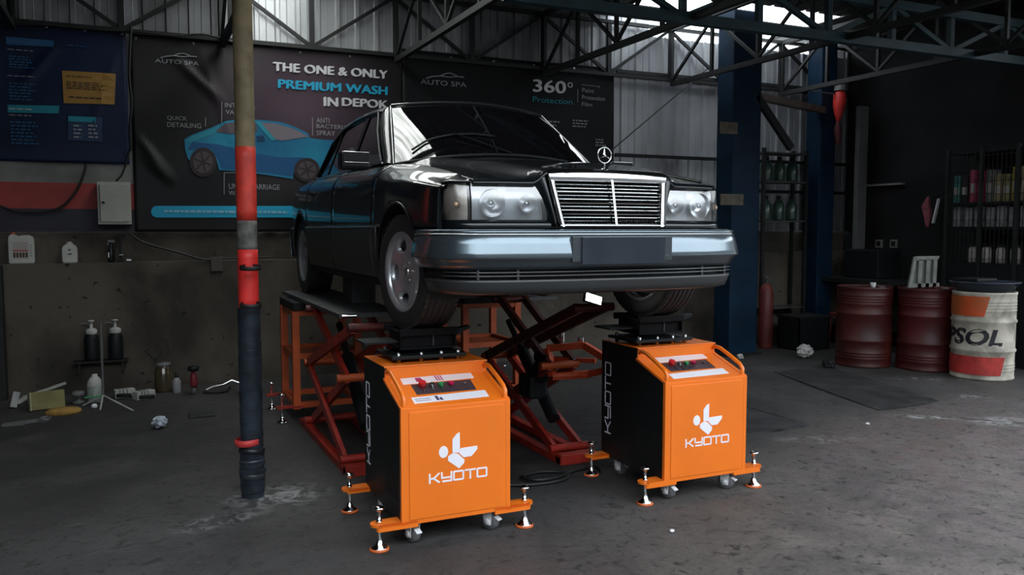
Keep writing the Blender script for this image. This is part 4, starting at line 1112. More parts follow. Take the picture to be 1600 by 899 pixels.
def flat(root, name, poly, m, out, label=None, pixel=True):
    """a printed patch: outline in photo pixels carried onto the banner's plane, following its folds"""
    P = [px(u, v) for u, v in poly] if pixel else poly
    bm = bmesh.new(); vs = [bm.verts.new((x, 0, z)) for x, z in P]; bm.faces.new(vs)
    bmesh.ops.triangulate(bm, faces=bm.faces[:]); 
    for _ in range(4):
        lg = [e for e in bm.edges if e.calc_length() > .12]
        if lg: bmesh.ops.subdivide_edges(bm, edges=lg, cuts=1); bmesh.ops.triangulate(bm, faces=bm.faces[:])
    for v in bm.verts: v.co = hang(v.co.x, v.co.z, out)
    t = MB(); t.bm(bm); return obj(name, t, m, root, label)
def words(root, txt, u0, v0, u1, v1, m, out=.016, bold=.0, label=None):
    (x0, z1), (x1, z0) = px(u0, v0), px(u1, v1)
    if z1 < z0: z0, z1 = z1, z0
    t = text_mb(txt, x0, x1, z0, z1, lambda a, b: hang(a, b, out), 0)
    if bold > .02:                                       # heavy strokes: the same outline printed twice more, a hair to each side
        for k, (dx, dz) in enumerate(((.007, .003), (-.007, -.003))): t.join(text_mb(txt, x0, x1, z0, z1, lambda a, b: hang(a+dx, b+dz, out+.0004*(k+1))))
    obj('lettering', t, m, root, label)
def scribble(root, u0, v0, u1, v1, rows, m, seed, out=.014, ragged=.35):
    """lines too small to read in the photograph: broken thin dashes"""
    rnd = random.Random(seed); (x0, z1), (x1, z0) = px(u0, v0), px(u1, v1); t = MB(); lh = (z1-z0)/rows
    for r in range(rows):
        z = z1-(r+.5)*lh; x = x0; end = x1-(x1-x0)*ragged*rnd.random()
        while x < end:
            wd = rnd.uniform(.02, .06); a, b = x, min(x+wd, end); h = lh*.22
            t.add([hang(a, z-h, out), hang(b, z-h, out), hang(b, z+h, out), hang(a, z+h, out)], [(0,1,2,3)]); x += wd+.012
    o = obj('fine_print', t, m, root); o['kind'] = 'stuff'
pr = lambda n, c, r=.5: mat(n, c, r, spec=.3)
P_white = pr('print_white', (.62,.62,.64)); P_dim = pr('print_grey', (.30,.31,.33)); P_cyan = pr('print_cyan', (.02,.36,.58)); P_teal = pr('print_teal', (.025,.27,.36)); P_gold = pr('print_gold', (.36,.20,.05)); P_ink = pr('print_ink', (.06,.04,.03)); P_blue = pr('print_blue', (.025,.11,.25))
vinyl1 = mat('vinyl_navy', (.009,.019,.058), .45, 0, .25, 1.2, spec=.25, col2=(.006,.012,.036))
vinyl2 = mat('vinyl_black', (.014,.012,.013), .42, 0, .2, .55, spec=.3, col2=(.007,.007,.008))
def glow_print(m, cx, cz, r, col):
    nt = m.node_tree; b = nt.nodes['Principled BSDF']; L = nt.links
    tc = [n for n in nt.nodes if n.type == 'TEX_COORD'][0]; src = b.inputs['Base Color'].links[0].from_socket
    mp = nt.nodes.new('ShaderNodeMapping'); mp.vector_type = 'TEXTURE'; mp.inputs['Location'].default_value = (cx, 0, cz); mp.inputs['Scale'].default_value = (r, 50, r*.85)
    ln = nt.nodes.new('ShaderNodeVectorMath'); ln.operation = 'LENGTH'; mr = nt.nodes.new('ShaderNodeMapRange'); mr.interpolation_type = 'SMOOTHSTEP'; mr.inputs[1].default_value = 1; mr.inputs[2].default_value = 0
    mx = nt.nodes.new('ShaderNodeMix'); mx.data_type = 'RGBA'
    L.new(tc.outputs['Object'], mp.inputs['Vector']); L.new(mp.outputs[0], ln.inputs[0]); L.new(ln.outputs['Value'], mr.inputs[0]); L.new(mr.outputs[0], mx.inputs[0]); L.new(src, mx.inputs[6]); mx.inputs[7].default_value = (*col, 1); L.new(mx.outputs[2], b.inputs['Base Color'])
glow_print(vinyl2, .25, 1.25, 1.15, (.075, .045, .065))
vinyl3 = mat('vinyl_charcoal', (.008,.008,.009), .45, 0, .3, .9, spec=.25)

b1 = banner('price_banner', -3.75, -2.135, 2.13, 3.40, vinyl1, 'dark blue price list banner with an orange panel, far left of the wall')
flat(b1, 'heading_bar', [(10,58),(84,64),(84,74),(10,70)], P_blue, .012); flat(b1, 'heading_bar', [(12,164),(93,166),(92,178),(12,176)], P_teal, .012)
flat(b1, 'price_panel', [(97,111),(181,116),(179,164),(100,162)], P_gold, .012, 'orange price panel')
flat(b1, 'price_panel', [(107,182),(160,184),(160,222),(106,220)], pr('print_slate', (.022,.05,.11)), .012); flat(b1, 'heading_bar', [(107,182),(150,184),(150,192),(107,190)], P_teal, .014)
for i, (a, rows_, m_) in enumerate([((14,64,80,70),1,P_dim),((12,76,54,82),1,P_dim),((14,86,60,110),5,P_blue),((12,117,60,123),1,P_dim),((14,128,62,160),6,P_blue),((14,168,60,174),1,P_white),((14,178,66,184),1,P_dim),((16,188,62,228),7,P_blue),((104,70,142,76),1,P_blue),((104,118,150,124),1,P_ink),((104,127,170,144),4,P_ink),((108,150,170,158),1,P_ink),((115,194,130,218),4,P_dim),((138,194,154,218),4,P_dim)]):
    scribble(b1, *a, rows_, m_, i, out=.018)

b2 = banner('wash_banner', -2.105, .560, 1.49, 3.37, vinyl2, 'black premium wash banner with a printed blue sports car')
words(b2, 'THE ONE & ONLY', 427, 97, 604, 124, P_white, bold=.03)
words(b2, 'PREMIUM WASH', 435, 124, 604, 149, P_cyan, bold=.022, label='bright blue lettering')
words(b2, 'IN', 506, 152, 527, 166.9, P_white, bold=.03); words(b2, 'DEPOK', 534, 153.1, 605, 170, P_white, bold=.03)
words(b2, 'QUICK', 261, 181, 292, 190, P_dim, bold=.015); words(b2, 'DETAILING', 261, 191, 314, 201, P_dim, bold=.015)
words(b2, 'INTERIOR', 351, 161, 399, 171, P_dim, bold=.015); words(b2, 'VACUUM', 352, 172, 396, 181, P_dim, bold=.015)
words(b2, 'ANTI', 494, 184, 514, 193, P_dim, bold=.015); words(b2, 'BACTERIAL', 494, 194, 548, 203, P_dim, bold=.015); words(b2, 'SPRAY', 494, 204, 523, 213, P_dim, bold=.015)
words(b2, 'UNDERCARRIAGE', 357, 287, 437, 297, P_dim, bold=.015); words(b2, 'WASHING', 357, 298, 401, 306, P_dim, bold=.015)
def rule(pts): 
    (x0, z0), (x1, z1) = [px(*p) for p in pts]; t = MB(); t.bar(hang(x0, z0, .016), hang(x1, z1, .016), .006, .002, (0,1,0)); obj('rule', t, P_dim, b2)
for q in ([(321,184),(321,198)], [(346,160),(346,192)], [(488,184),(488,212)], [(350,270),(350,304)], [(350,270),(374,270)]): rule(q)
def autospa(root, u0, v0, u1, v1, m):
    words(root, 'AUTO SPA', u0, v0+(v1-v0)*.45, u1, v1, m, bold=.0)
    t = MB(); W_ = u1-u0; H_ = v1-v0
    for cur in ([(.12,.42),(.25,.30),(.45,.26),(.62,.34),(.80,.30),(.95,.34)], [(.42,.26),(.55,.10),(.66,.08),(.80,.26)]):
        t.tube([hang(*px(u0+a*W_, v0+b*H_), .014) for a, b in cur], .006, 5)
    obj('car_outline', t, m, root, 'thin car outline above the shop name')
autospa(b2, 242, 82, 311, 103, P_dim)
# the printed coupe
body = [(288,218),(300,211),(330,200),(352,190),(378,186),(412,188),(440,191),(462,199),(480,208),(484,216),(505,219),(540,220),(562,226),(572,240),(570,262),(560,268),(497,278),(492,262),(480,250),(466,252),(458,266),(457,280),(420,274),(372,268),(342,266),(338,250),(328,236),(312,232),(302,238),(297,252),(293,248),(289,234)]
flat(b2, 'printed_car_body', body, mat('print_car_blue', (.016,.21,.33), .5, 0, .15, 1.6, spec=.3, col2=(.012,.13,.27)), .016, 'printed blue coupe body')
flat(b2, 'printed_car_side', [(293,235),(330,233),(342,252),(346,264),(420,271),(456,276),(462,254),(474,246),(440,246),(400,240),(340,226),(300,222)], pr('print_car_deep', (.010,.085,.22)), .018)
flat(b2, 'printed_car_highlight', [(300,213),(330,203),(352,193),(345,206),(300,222),(290,222)], P_teal, .018)
flat(b2, 'printed_window', [(336,206),(352,193),(380,190),(400,192),(402,206),(360,210)], pr('print_glass', (.10,.08,.10)), .020)
flat(b2, 'printed_windscreen', [(408,192),(430,193),(460,202),(482,214),(440,220),(426,216)], pr('print_glass2', (.19,.165,.19)), .020)
flat(b2, 'printed_pillar', [(398,191),(406,190),(432,220),(424,220)], P_teal, .021); flat(b2, 'printed_mirror', [(400,213),(412,212),(414,220),(402,221)], pr('print_deep', (.01,.05,.12)), .022)
for (cu_, cv_, ru, rv) in ((317,254,21,23),(479,266,20,19)):
    flat(b2, 'printed_tyre', [(cu_+ru*math.cos(a), cv_+rv*math.sin(a)) for a in frange(0, 2*math.pi, 25)[:-1]], pr('print_tyre', (.030,.022,.026)), .022)
    flat(b2, 'printed_rim', [(cu_+ru*.74*math.cos(a), cv_+rv*.74*math.sin(a)) for a in frange(0, 2*math.pi, 25)[:-1]], pr('print_rim', (.085,.065,.07)), .024)
    for k in range(6):
        a = k*math.pi/3+.3; c_, s_ = math.cos(a), math.sin(a)
        flat(b2, 'printed_spoke', [(cu_-1.4*s_, cv_+1.4*c_), (cu_+ru*.7*c_-1.2*s_, cv_+rv*.7*s_+1.2*c_), (cu_+ru*.7*c_+1.2*s_, cv_+rv*.7*s_-1.2*c_), (cu_+1.4*s_, cv_-1.4*c_)], pr('print_spoke', (.03,.024,.03)), .026)
def pill(root, u0, v0, u1, v1, m):
    r = (v1-v0)/2; c = (v0+v1)/2
    flat(root, 'contact_bar', [(u0+r-r*math.sin(a)*1.0, c-r*math.cos(a)) for a in frange(0, math.pi, 9)]+[(u1-r+r*math.sin(a), c+r*math.cos(a)) for a in frange(0, math.pi, 9)], m, .012, 'rounded blue bar of small print')
pill(b2, 236, 322, 463, 340, P_cyan); scribble(b2, 256, 326, 452, 336, 1, pr('print_pale', (.25,.5,.62)), 77, out=.018, ragged=.02)

b3 = banner('protection_banner', .562, 3.215, 1.49, 3.455, vinyl3, 'charcoal 360 protection banner behind the car roof')
autospa(b3, 656, 113, 728, 137, P_dim)
words(b3, '360', 833, 124, 882, 147, P_white, bold=.05); words(b3, 'o', 885, 129, 893, 138, P_white, bold=.02); words(b3, 'Protection', 832, 151, 893, 164, P_teal, bold=.01)
words(b3, 'Coating', 907, 132, 936, 137, P_dim); words(b3, 'Paint', 908, 138, 927, 146, P_dim, bold=.02); words(b3, 'Protection', 908, 149, 944, 158, P_dim, bold=.02); words(b3, 'Film', 908, 160, 924, 167, P_dim, bold=.02)
(xa, za), (xb, zb) = px(901, 140), px(901, 160); t = MB(); t.bar(hang(xa, za, .016), hang(xb, zb, .016), .005, .002, (0,1,0)); obj('rule', t, P_dim, b3)
for i, a in enumerate([((838,186,882,200),2),((894,186,922,201),3),((930,216,946,230),3)]): scribble(b3, *a[0], a[1], P_dim, 40+i)

# ================================================================== THINGS ON AND BY THE BACK WALL
t0 = thing('electrical_cabinet', (-2.27, 4.44, 1.56), 'pale grey steel electrical cabinet on the red band under the blue banner', 'cabinet')
(p, q) = at('y', 4.30, 151, 284), at('y', 4.30, 206, 351)
t = MB(); t.box((p.x, 4.31, q.z), (q.x, WY-.012, p.z), .006); cabm = mat('cabinet_cream', (.36,.36,.32), .5, 0, .1, 5); obj('case', t, cabm, t0)
t = MB(); t.box((p.x+.022, 4.296, q.z+.025), (q.x-.018, 4.312, p.z-.02), .004); dr = obj('door', t, cabm, t0)
t = MB(); c = at('y', 4.295, 162, 317); t.cyl((c.x, 4.30, c.z), (c.x, 4.285, c.z), .011, 12); t.box((c.x-.016, 4.28, c.z-.004), (c.x+.004, 4.286, c.z+.012)); obj('lock', t, M['black'], dr)
t = MB(); t.box((p.x+.016, 4.30, q.z+.03), (p.x+.021, 4.31, p.z-.03)); obj('hinge', t, M['grey'], t0)
def cable_thing(name, pts, r, label): return hose(name, pts, r, label, 'cable')
Y = 4.40
cable_thing('cable', [at('y', Y, *q) for q in ((0,322),(30,331),(66,331),(95,324),(118,301),(131,272),(134,256))], .011, 'black cable looping across the red band below the blue banner')
cable_thing('cable', [at('y', Y, *q) for q in ((181,283),(190,274),(196,258),(201,240),(205,228))], .009, 'short black cable rising from the cabinet to the banner edge')
cable_thing('cable', [at('y', 4.33, *q) for q in ((203,364),(220,377),(250,387),(280,395),(310,404),(328,406))], .011, 'black cable sagging from the cabinet to the small junction box')
cable_thing('cable', [at('y', 4.325, *q) for q in ((205,40),(203,80),(202,120),(206,160),(203,200),(205,236))], .012, 'black cable bundle hanging in the gap between the blue and black banners')
cable_thing('cable', [at('y', 4.36, *q) for q in ((2,40),(60,38),(150,46),(220,50),(275,56),(320,54),(372,68))], .010, 'black cable strung along the top hems of the left banners')
cable_thing('cable', [at('y', 4.33, *q) for q in ((345,404),(380,403),(412,402),(430,401))], .007, 'thin black cable running right from the junction box along the ledge')
t = MB(); p = at('y', 4.33, 329, 402); q = at('y', 4.33, 348, 424); t.box((p.x, 4.315, q.z), (q.x, 4.350, p.z), .004); t.box((p.x-.01, 4.325, p.z-.012), (q.x+.02, 4.35, p.z)); t.cyl((p.x+.06, 4.315, p.z-.02), (p.x+.06, 4.305, p.z-.02), .008, 10)
tag(obj('junction_box', t, mat('box_brown', (.06,.05,.04), .6)), 'small dark junction box on the ledge edge left of the pole', 'junction box')

def jug(name, x, y, z, w, d, h, body, label, cat, parts=None, capside=-1):
    r = thing(name, (x, y, z), label, cat); t = MB()
    pr_ = [(-w/2,0),(w/2,0),(w/2,h*.80),(w*.36,h*.90),(w*.05,h*.90) if capside < 0 else (w*.2,h*.92),(-w*.16,h*.86),(-w*.22,h*.93),(-w*.42,h*.93),(-w/2,h*.80)] if capside < 0 else [(-w/2,0),(w/2,0),(w/2,h*.70),(w*.34,h*.86),(w*.16,h*.88),(w*.16,h*.92),(-w*.16,h*.92),(-w*.16,h*.88),(-w*.34,h*.86),(-w/2,h*.70)]
    t.prism(pr_, lambda a, b, dd: (x+a, y+dd, z+b), -d/2, d/2)
    bm = bmesh.new(); vs = [bm.verts.new(v) for v in t.v]; [bm.faces.new([vs[i] for i in f]) for f in t.f]; bmesh.ops.recalc_face_normals(bm, faces=bm.faces[:]); bmesh.ops.bevel(bm, geom=bm.edges[:], offset=.008, segments=2, affect='EDGES'); t = MB(); t.bm(bm)
    obj('body', t, body, r)
    cxp = x-w*.32 if capside < 0 else x
    t = MB(); t.cyl((cxp, y, z+h*.90), (cxp, y, z+h*1.0), w*.11 if capside < 0 else w*.17, 14); obj('cap', t, body if capside > 0 else mat('cap_red', (.4,.1,.06), .5), r)
    return r
jw = mat('jug_white', (.52,.52,.48), .45, 0, .08, 6)
j = jug('oil_jug', -3.05, 4.432, 1.205, .20, .09, .285, jw, 'large white oil jug with a red label on the ledge, far left', 'jug')
t = MB(); t.box((-3.115, 4.385, 1.25), (-2.995, 4.3875, 1.40)); lb = obj('label', t, mat('label_pale', (.40,.36,.33), .5), j)
t = MB(); t.box((-3.115, 4.383, 1.318), (-2.995, 4.3852, 1.328)); obj('label_stripe', t, mat('label_red', (.42,.04,.04), .5), lb)
t = MB()
for k in range(5): t.box((-3.112+k*.024, 4.383, 1.262), (-3.096+k*.024, 4.3852, 1.305))
o = obj('label_print', t, P_ink, lb); o['kind'] = 'stuff'
t = MB()
for k in range(5): t.box((-2.985, 4.385, 1.27+k*.024), (-2.965, 4.3872, 1.282+k*.024))
o = obj('label_print', t, P_dim, j); o['kind'] = 'stuff'
j = jug('bottle', -2.665, 4.432, 1.205, .125, .075, .195, jw, 'small white bottle with a dark emblem on the ledge left of the cabinet', 'bottle', capside=1)
t = MB(); t.prism([(0,0),(.03,.008),(.05,.004),(.03,-.006)], lambda a, b, d: (-2.69+a, 4.3935-d, 1.285+b), 0, .002); t.prism(circ(.009, 12), lambda a, b, d: (-2.665+a, 4.3935-d, 1.325+b), 0, .002); obj('emblem', t, P_ink, j)
r = thing('spray_bottle', (-2.32, 4.40, 1.205), 'dark slim spray bottle with white marking on the ledge under the cabinet', 'bottle')
t = MB(); t.lathe([(.001,0),(.030,0),(.032,.02),(.030,.11),(.014,.15),(.012,.19),(.001,.19)], 18, Matrix.Translation((-2.32,4.40,1.205))); obj('body', t, M['black_gloss'], r)
t = MB(); t.box((-2.345,4.385,1.39),(-2.285,4.415,1.415),.005); t.box((-2.35,4.39,1.37),(-2.338,4.41,1.395)); obj('trigger_head', t, M['grey'], r)
t = MB(); t.box((-2.345,4.3655,1.25),(-2.335,4.3685,1.30)); obj('label', t, M['white'], r)
r = thing('hand_lamp', (-2.235, 4.40, 1.205), 'black upright hand lamp with a white tag on the ledge below the cabinet', 'lamp')
t = MB(); t.box((-2.262,4.38,1.205),(-2.215,4.42,1.245),.006); t.box((-2.252,4.385,1.245),(-2.228,4.415,1.455),.004); t.box((-2.262,4.38,1.455),(-2.20,4.42,1.48),.004); obj('body', t, M['black_gloss'], r)
t = MB(); t.cyl((-2.19,4.37,1.222),(-2.15,4.37,1.222),.017,12); obj('knob', t, M['steel'], r)
t = MB(); t.box((-2.25,4.3755,1.272),(-2.215,4.379,1.278)); obj('tag', t, M['white'], r)

# ================================================================== CLUTTER ON THE FLOOR, LEFT
W9 = mat('plastic_white_dirty', (.42,.42,.40), .5, 0, .2, 9)
def spray_can(name, x, y, z, label):
    r = thing(name, (x, y, z), label, 'sprayer'); t = MB(); Q = Matrix.Translation((x, y, z))
    t.lathe([(.001,0),(.060,0),(.064,.02),(.064,.21),(.045,.25),(.030,.26),(.001,.26)], 20, Q); obj('tank', t, M['black'], r)
    t = MB(); t.lathe([(.048,.25),(.050,.262),(.050,.285),(.030,.30),(.014,.30),(.014,.36),(.026,.362),(.026,.375),(.001,.376)], 18, Q); obj('pump_head', t, W9 if 'white' in label else M['black_gloss'], r)
    t = MB(); t.tube([(x,y,z+.32),(x-.05,y,z+.35),(x-.09,y,z+.34)], .008, 8); obj('nozzle', t, M['grey'], r)
    return r
# small wall shelf that carries the two pump sprayers
t = MB(); t.box((-2.66, 4.22, .285), (-2.20, 4.35, .300)); t.box((-2.62, 4.24, .19), (-2.60, 4.35, .285)); t.box((-2.26, 4.24, .19), (-2.24, 4.35, .285))
tag(obj('wall_bracket', t, M['truss']), 'dark low bracket shelf on the concrete carrying two pump sprayers', 'shelf')
spray_can('pump_sprayer', -2.505, 4.285, .300, 'dark pump sprayer with a white head on the low bracket')
spray_can('pump_sprayer', -2.305, 4.285, .300, 'all-black pump sprayer on the low bracket, right of the white-headed one')
r = thing('washing_bottle', (-2.47, 3.78, 0), 'pale plastic bottle with a white shoulder standing below the sprayers', 'bottle')
t = MB(); Q = Matrix.Translation((-2.47,3.78,0)); t.lathe([(.001,0),(.058,0),(.064,.012),(.064,.15),(.001,.152)], 20, Q); obj('body', t, mat('bottle_green_grey', (.20,.23,.21), .4), r)
t = MB(); t.lathe([(.064,.15),(.058,.19),(.034,.225),(.024,.23),(.024,.25),(.001,.252)], 20, Q); obj('shoulder', t, W9, r)
r = thing('tripod', (-2.40, 3.55, 0), 'thin pale tripod stand with a tall dark mast near the left wall', 'stand')
c = Vector((-2.40,3.55,.10))
for d in ((.23,-.30),(-.02,-.16),(-.16,.10)): t = MB(); t.tube([c, (c.x+d[0], c.y+d[1], .007)], .007, 8); obj('leg', t, W9, r)
t = MB(); t.tube([c+Vector((0,0,-.02)), c+Vector((0,.02,.62))], .010, 8); obj('mast', t, M['grey'], r)
t = MB(); t.tube([c, c+Vector((-.14,0,-.01))], .006, 6); obj('arm', t, M['green'], r)
def box_thing(name, c, size, rot, m, label, cat, bev=.008, tilt=0.0):
    Mx = Matrix.Translation(c) @ Matrix.Rotation(rot, 4, 'Z') @ Matrix.Rotation(tilt, 4, 'X'); t = MB(); a, b, h = size
    t.box((-a/2,-b/2,0), (a/2,b/2,h), bev, M=Mx); return Mx, t
for (x, y, rot, lab) in ((-2.24, 3.93, .2, 'white machine head lying with black grip below the black sprayer'), (-2.08, 3.78, .5, 'white grooved machine head lying right beside the tripod leg')):
    r = thing('polisher', (x, y, 0), lab, 'power tool')
    Mx, t = box_thing('', (x, y, 0), (.17,.09,.075), rot, W9, '', ''); obj('housing', t, W9, r)
    t = MB(); t.tube([Mx @ Vector(v) for v in ((-.07,-.05,.03),(-.03,-.09,.035),(.04,-.10,.03))], .017, 8); obj('grip', t, M['black'], r)
    t = MB()
    for k in range(3): t.box((-.05+k*.03,-.046,.02),(-.04+k*.03,.046,.0765), M=Mx)
    obj('groove', t, M['grey'], r)['kind'] = 'stuff'
t = MB(); t.lathe([(.001,0),(.022,.0),(.026,.015),(.016,.03),(.001,.033)], 14, Matrix.Translation((-2.47,3.55,0))); tag(obj('cup', t, M['white']), 'tiny white cup on the floor in front of the pale bottle', 'cup')
r = thing('foam_block', (-2.82, 3.68, 0), 'olive green upright block beside the white squeegee at far left', 'block')
Mx, t = box_thing('', (-2.83,3.66,0), (.26,.10,.15), .25, None, '', '', .006, -.15); obj('block', t, mat('foam_olive', (.20,.18,.07), .8, 0, .2, 8), r)
t = MB(); t.box((-.132,-.055,-.002),(-.122,.052,.152), M=Mx); obj('edge_strip', t, mat('olive_pale', (.33,.31,.20), .7), r)
t = MB(); Q = Matrix.Translation((-2.69,3.38,0)) @ Matrix.Rotation(.15, 4, 'Z') @ Matrix.Diagonal((1,.55,1,1)); t.lathe([(.001,0),(.125,0),(.135,.015),(.13,.035),(.10,.05),(.001,.055)], 24, Q)
tag(obj('sponge', t, mat('sponge_ochre', (.30,.17,.04), .9, 0, .25, 14)), 'ochre oval sponge pad lying in front of the olive block', 'sponge')
r = thing('squeegee', (-3.0, 3.85, 0), 'white long-handled squeegee leaning over the olive block, far left', 'squeegee')
t = MB(); t.bar((-3.02,3.80,.085),(-2.70,3.88,.175),.028,.02); obj('handle', t, W9, r)
t = MB(); t.bar((-3.09,3.78,.015),(-3.06,3.79,.14),.05,.02,(0,1,0)); t.bar((-3.06,3.79,.05),(-2.99,3.81,.09),.04,.03); obj('head', t, W9, r)
r = thing('wrench', (-2.93, 3.15, 0), 'grey steel ring tool lying flat on the floor, nearest at far left', 'wrench')
t = MB(); t.prism([(-.16,-.03),(-.02,-.042),(.0,-.02),(.07,-.008),(.13,-.03),(.165,-.01),(.15,.025),(.10,.02),(.0,.02),(-.15,-.002)], lambda a, b, d: (-2.93+a, 3.15+b*1.8+a*.1, d), 0, .018); obj('shank', t, M['grey'], r)
t = MB(); t.tube([Vector((-2.80+.035*math.cos(a), 3.17+.06*math.sin(a), .02)) for a in frange(0, 2*math.pi, 17)[:-1]], .009, 8, closed=True); obj('ring', t, M['grey'], r)
r = thing('stool_frame', (-2.60, 3.80, 0), 'small grey metal valve block just behind the ochre sponge', 'valve')
t = MB(); Q = Matrix.Translation((-2.60,3.80,0)); t.lathe([(.001,0),(.05,0),(.05,.02),(.022,.03),(.022,.055),(.055,.07),(.06,.09),(.04,.11),(.001,.112)], 16, Q); obj('body', t, M['grey'], r); r.name = 'valve'
r = thing('glass_jar', (-1.90, 4.05, 0), 'amber-tinted glass jar with glints standing by the wall left of the pole', 'jar')
t = MB(); Q = Matrix.Translation((-1.905,4.08,0)); t.lathe([(.001,0),(.078,0),(.082,.02),(.080,.19),(.062,.22),(.062,.24),(.001,.24)], 22, Q); obj('body', t, mat('jar_amber', (.07,.055,.03), .12, 0, .3, 8, coat=.6), r)
t = MB(); t.lathe([(.064,.24),(.066,.245),(.066,.27),(.001,.272)], 20, Q); obj('lid', t, M['grey'], r)
r = thing('small_bottle', (-1.80, 3.96, 0), 'small pale bottle with a dark neck beside the amber jar', 'bottle')
t = MB(); Q = Matrix.Translation((-1.80,3.95,0)); t.lathe([(.001,0),(.036,0),(.038,.01),(.038,.11),(.02,.14),(.001,.141)], 16, Q); obj('body', t, mat('bottle_grey', (.25,.25,.26), .4), r)
t = MB(); t.lathe([(.015,.14),(.015,.19),(.001,.191)], 12, Q); obj('neck', t, M['black'], r)
cable_thing('wire', [(-2.06,4.335,.36),(-2.00,4.335,.30),(-1.96,4.32,.23),(-1.93,4.26,.20),(-1.93,4.20,.268)], .006, 'thin dark wire curving from the wall to the amber jar')
r = thing('red_bottle', (-1.66, 3.80, 0), 'dark-capped red bottle with a pale base between jar and pole', 'bottle')
t = MB(); Q = Matrix.Translation((-1.66,3.80,0)); t.lathe([(.001,.07),(.030,.07),(.036,.09),(.030,.17),(.014,.215),(.001,.216)], 16, Q); obj('body', t, mat('bottle_red', (.20,.02,.03), .4), r)
t = MB(); t.lathe([(.001,0),(.024,0),(.020,.07),(.001,.071)], 14, Q); obj('base', t, M['grey'], r)
t = MB(); t.lathe([(.016,.21),(.05,.225),(.05,.26),(.001,.262)], 14, Q); obj('cap', t, M['black'], r)
r = thing('air_gun', (-1.42, 3.85, 0), 'grey metal air gun with a hose lying just left of the pole', 'air tool')
t = MB(); t.tube([(-1.56,3.78,.03),(-1.50,3.82,.05),(-1.40,3.86,.055),(-1.32,3.88,.09),(-1.25,3.86,.06)], .013, 8); obj('barrel', t, M['steel'], r)
t = MB(); t.tube([(-1.58,3.80,.010),(-1.48,3.74,.012),(-1.38,3.76,.012),(-1.34,3.83,.04)], .009, 8); obj('hose', t, M['black'], r)
t = MB(); t.lathe([(.001,0),(.04,0),(.045,.03),(.03,.08),(.012,.10),(.012,.18),(.001,.181)], 14, Matrix.Translation((-1.26,3.66,0))); tag(obj('funnel', t, M['grey']), 'small grey funnel on the floor hidden just behind the pole', 'funnel')
t = MB(); t.box((-1.76,2.76,0),(-1.56,2.94,.018),.005); tag(obj('floor_mat', t, M['rubber']), 'flat black rubber pad on the floor left of the pole', 'mat')
def crumple(name, c, r, m, label, cat, seed, flatz=.7):
    bm = bmesh.new(); bmesh.ops.create_icosphere(bm, subdivisions=3, radius=r)
    for v in bm.verts:
        n = noise.noise(v.co*(2.2/r)+Vector((seed,0,0))); v.co *= 1+.45*n; v.co.z *= flatz
    zm = min(v.co.z for v in bm.verts); t = MB(); t.bm(bm, Matrix.Translation((c[0], c[1], c[2]-zm)))
    return tag(obj(name, t, m), label, cat)
crumple('paper', (-1.985,2.52,0), .052, mat('paper_blue_white', (.45,.50,.58), .7, 0, .4, 18), 'crumpled bluish white paper alone on the dark floor', 'litter', 3, .8)

# ================================================================== RIGHT-HAND CORNER
def drum(name, x, y, m, label, R=.29, H=.885):
    r = thing(name, (x, y, 0), label, 'oil drum', 'oil drums'); Q = Matrix.Translation((x, y, 0)); t = MB()
    prof = [(.001,0),(R-.004,0),(R+.004,.006),(R+.004,.02),(R,.028)]
    for z in (.10,.13,.16): prof += [(R,z-.008),(R+.005,z),(R,z+.008)]
    for z in (.295,.59): prof += [(R,z-.022),(R+.011,z-.008),(R+.011,z+.008),(R,z+.022)]
    for z in (.70,.73,.76,.79): prof += [(R,z-.008),(R+.005,z),(R,z+.008)]
    prof += [(R,H-.03),(R+.005,H-.02),(R+.005,H),(R-.008,H),(R-.010,H-.018)]
    t.lathe(prof, 40, Q); obj('shell', t, m, r)
    t = MB(); t.lathe([(R-.010,H-.018),(.001,H-.018)], 40, Q); tp = obj('lid', t, m, r)
    t = MB(); t.lathe([(.034,H-.018),(.034,H-.002),(.001,H-.002)], 14, Matrix.Translation((x+.17, y-.08, 0))); obj('bung', t, M['grey'], tp)
    return r
rusty = lambda n, c: mat(n, c, .5, 0, .25, 3, .1, 20, col2=tuple(k*.55 for k in c))
drum('oil_drum', 5.29, 2.49, rusty('drum_red', (.065,.008,.006)), 'rusty red oil drum, left one of the two red drums')
drum('oil_drum', 5.70, 2.02, rusty('drum_crimson', (.075,.007,.008)), 'dark red oil drum standing beside the white lettered drum')
dx_, dy_ = 5.79, 1.42
wd = drum('oil_drum', dx_, dy_, mat('drum_cream', (.50,.46,.39), .55, 0, .10, 4, .1, 25, col2=(.22,.20,.165), detail=9, dist=1.0), 'cream white oil drum with black lettering and red blocks')
phi0 = math.atan2(CC[1]-dy_, CC[0]-dx_)
def dcyl(a, b, out=.003): return Vector((dx_+(.29+out)*math.cos(phi0+a), dy_+(.29+out)*math.sin(phi0+a), b))
def dpatch(name, a0, a1, z0, z1, sk, m, lab):
    t = MB(); rows = [[dcyl(lerp(a0, a1+sk*(j/4-.0), i/24), lerp(z0, z1, j/4), .0065) for i in range(25)] for j in range(5)]; t.grid(rows); obj(name, t, m, wd, lab)
dpatch('colour_block', -2.0, .02, .645, .845, .16, mat('drum_orange', (.50,.07,.02), .5, 0, .15, 6, col2=(.36,.09,.02)), 'orange red block at the top')
dpatch('colour_block', -1.6, .60, .055, .24, .14, mat('drum_blockred', (.42,.035,.03), .55, 0, .25, 9), 'red block at the bottom')
obj('lettering', text_mb('REPSOL', -2.50, .64, .350, .520, lambda a, b: dcyl(a, b, .004), .035, shear=.2), mat('drum_ink', (.012,.013,.018), .5), wd, 'bold black lettering round the middle')
r = thing('drip_tray', (dx_, dy_, .885), 'blue-grey dark tray lying on top of the cream drum', 'tray')
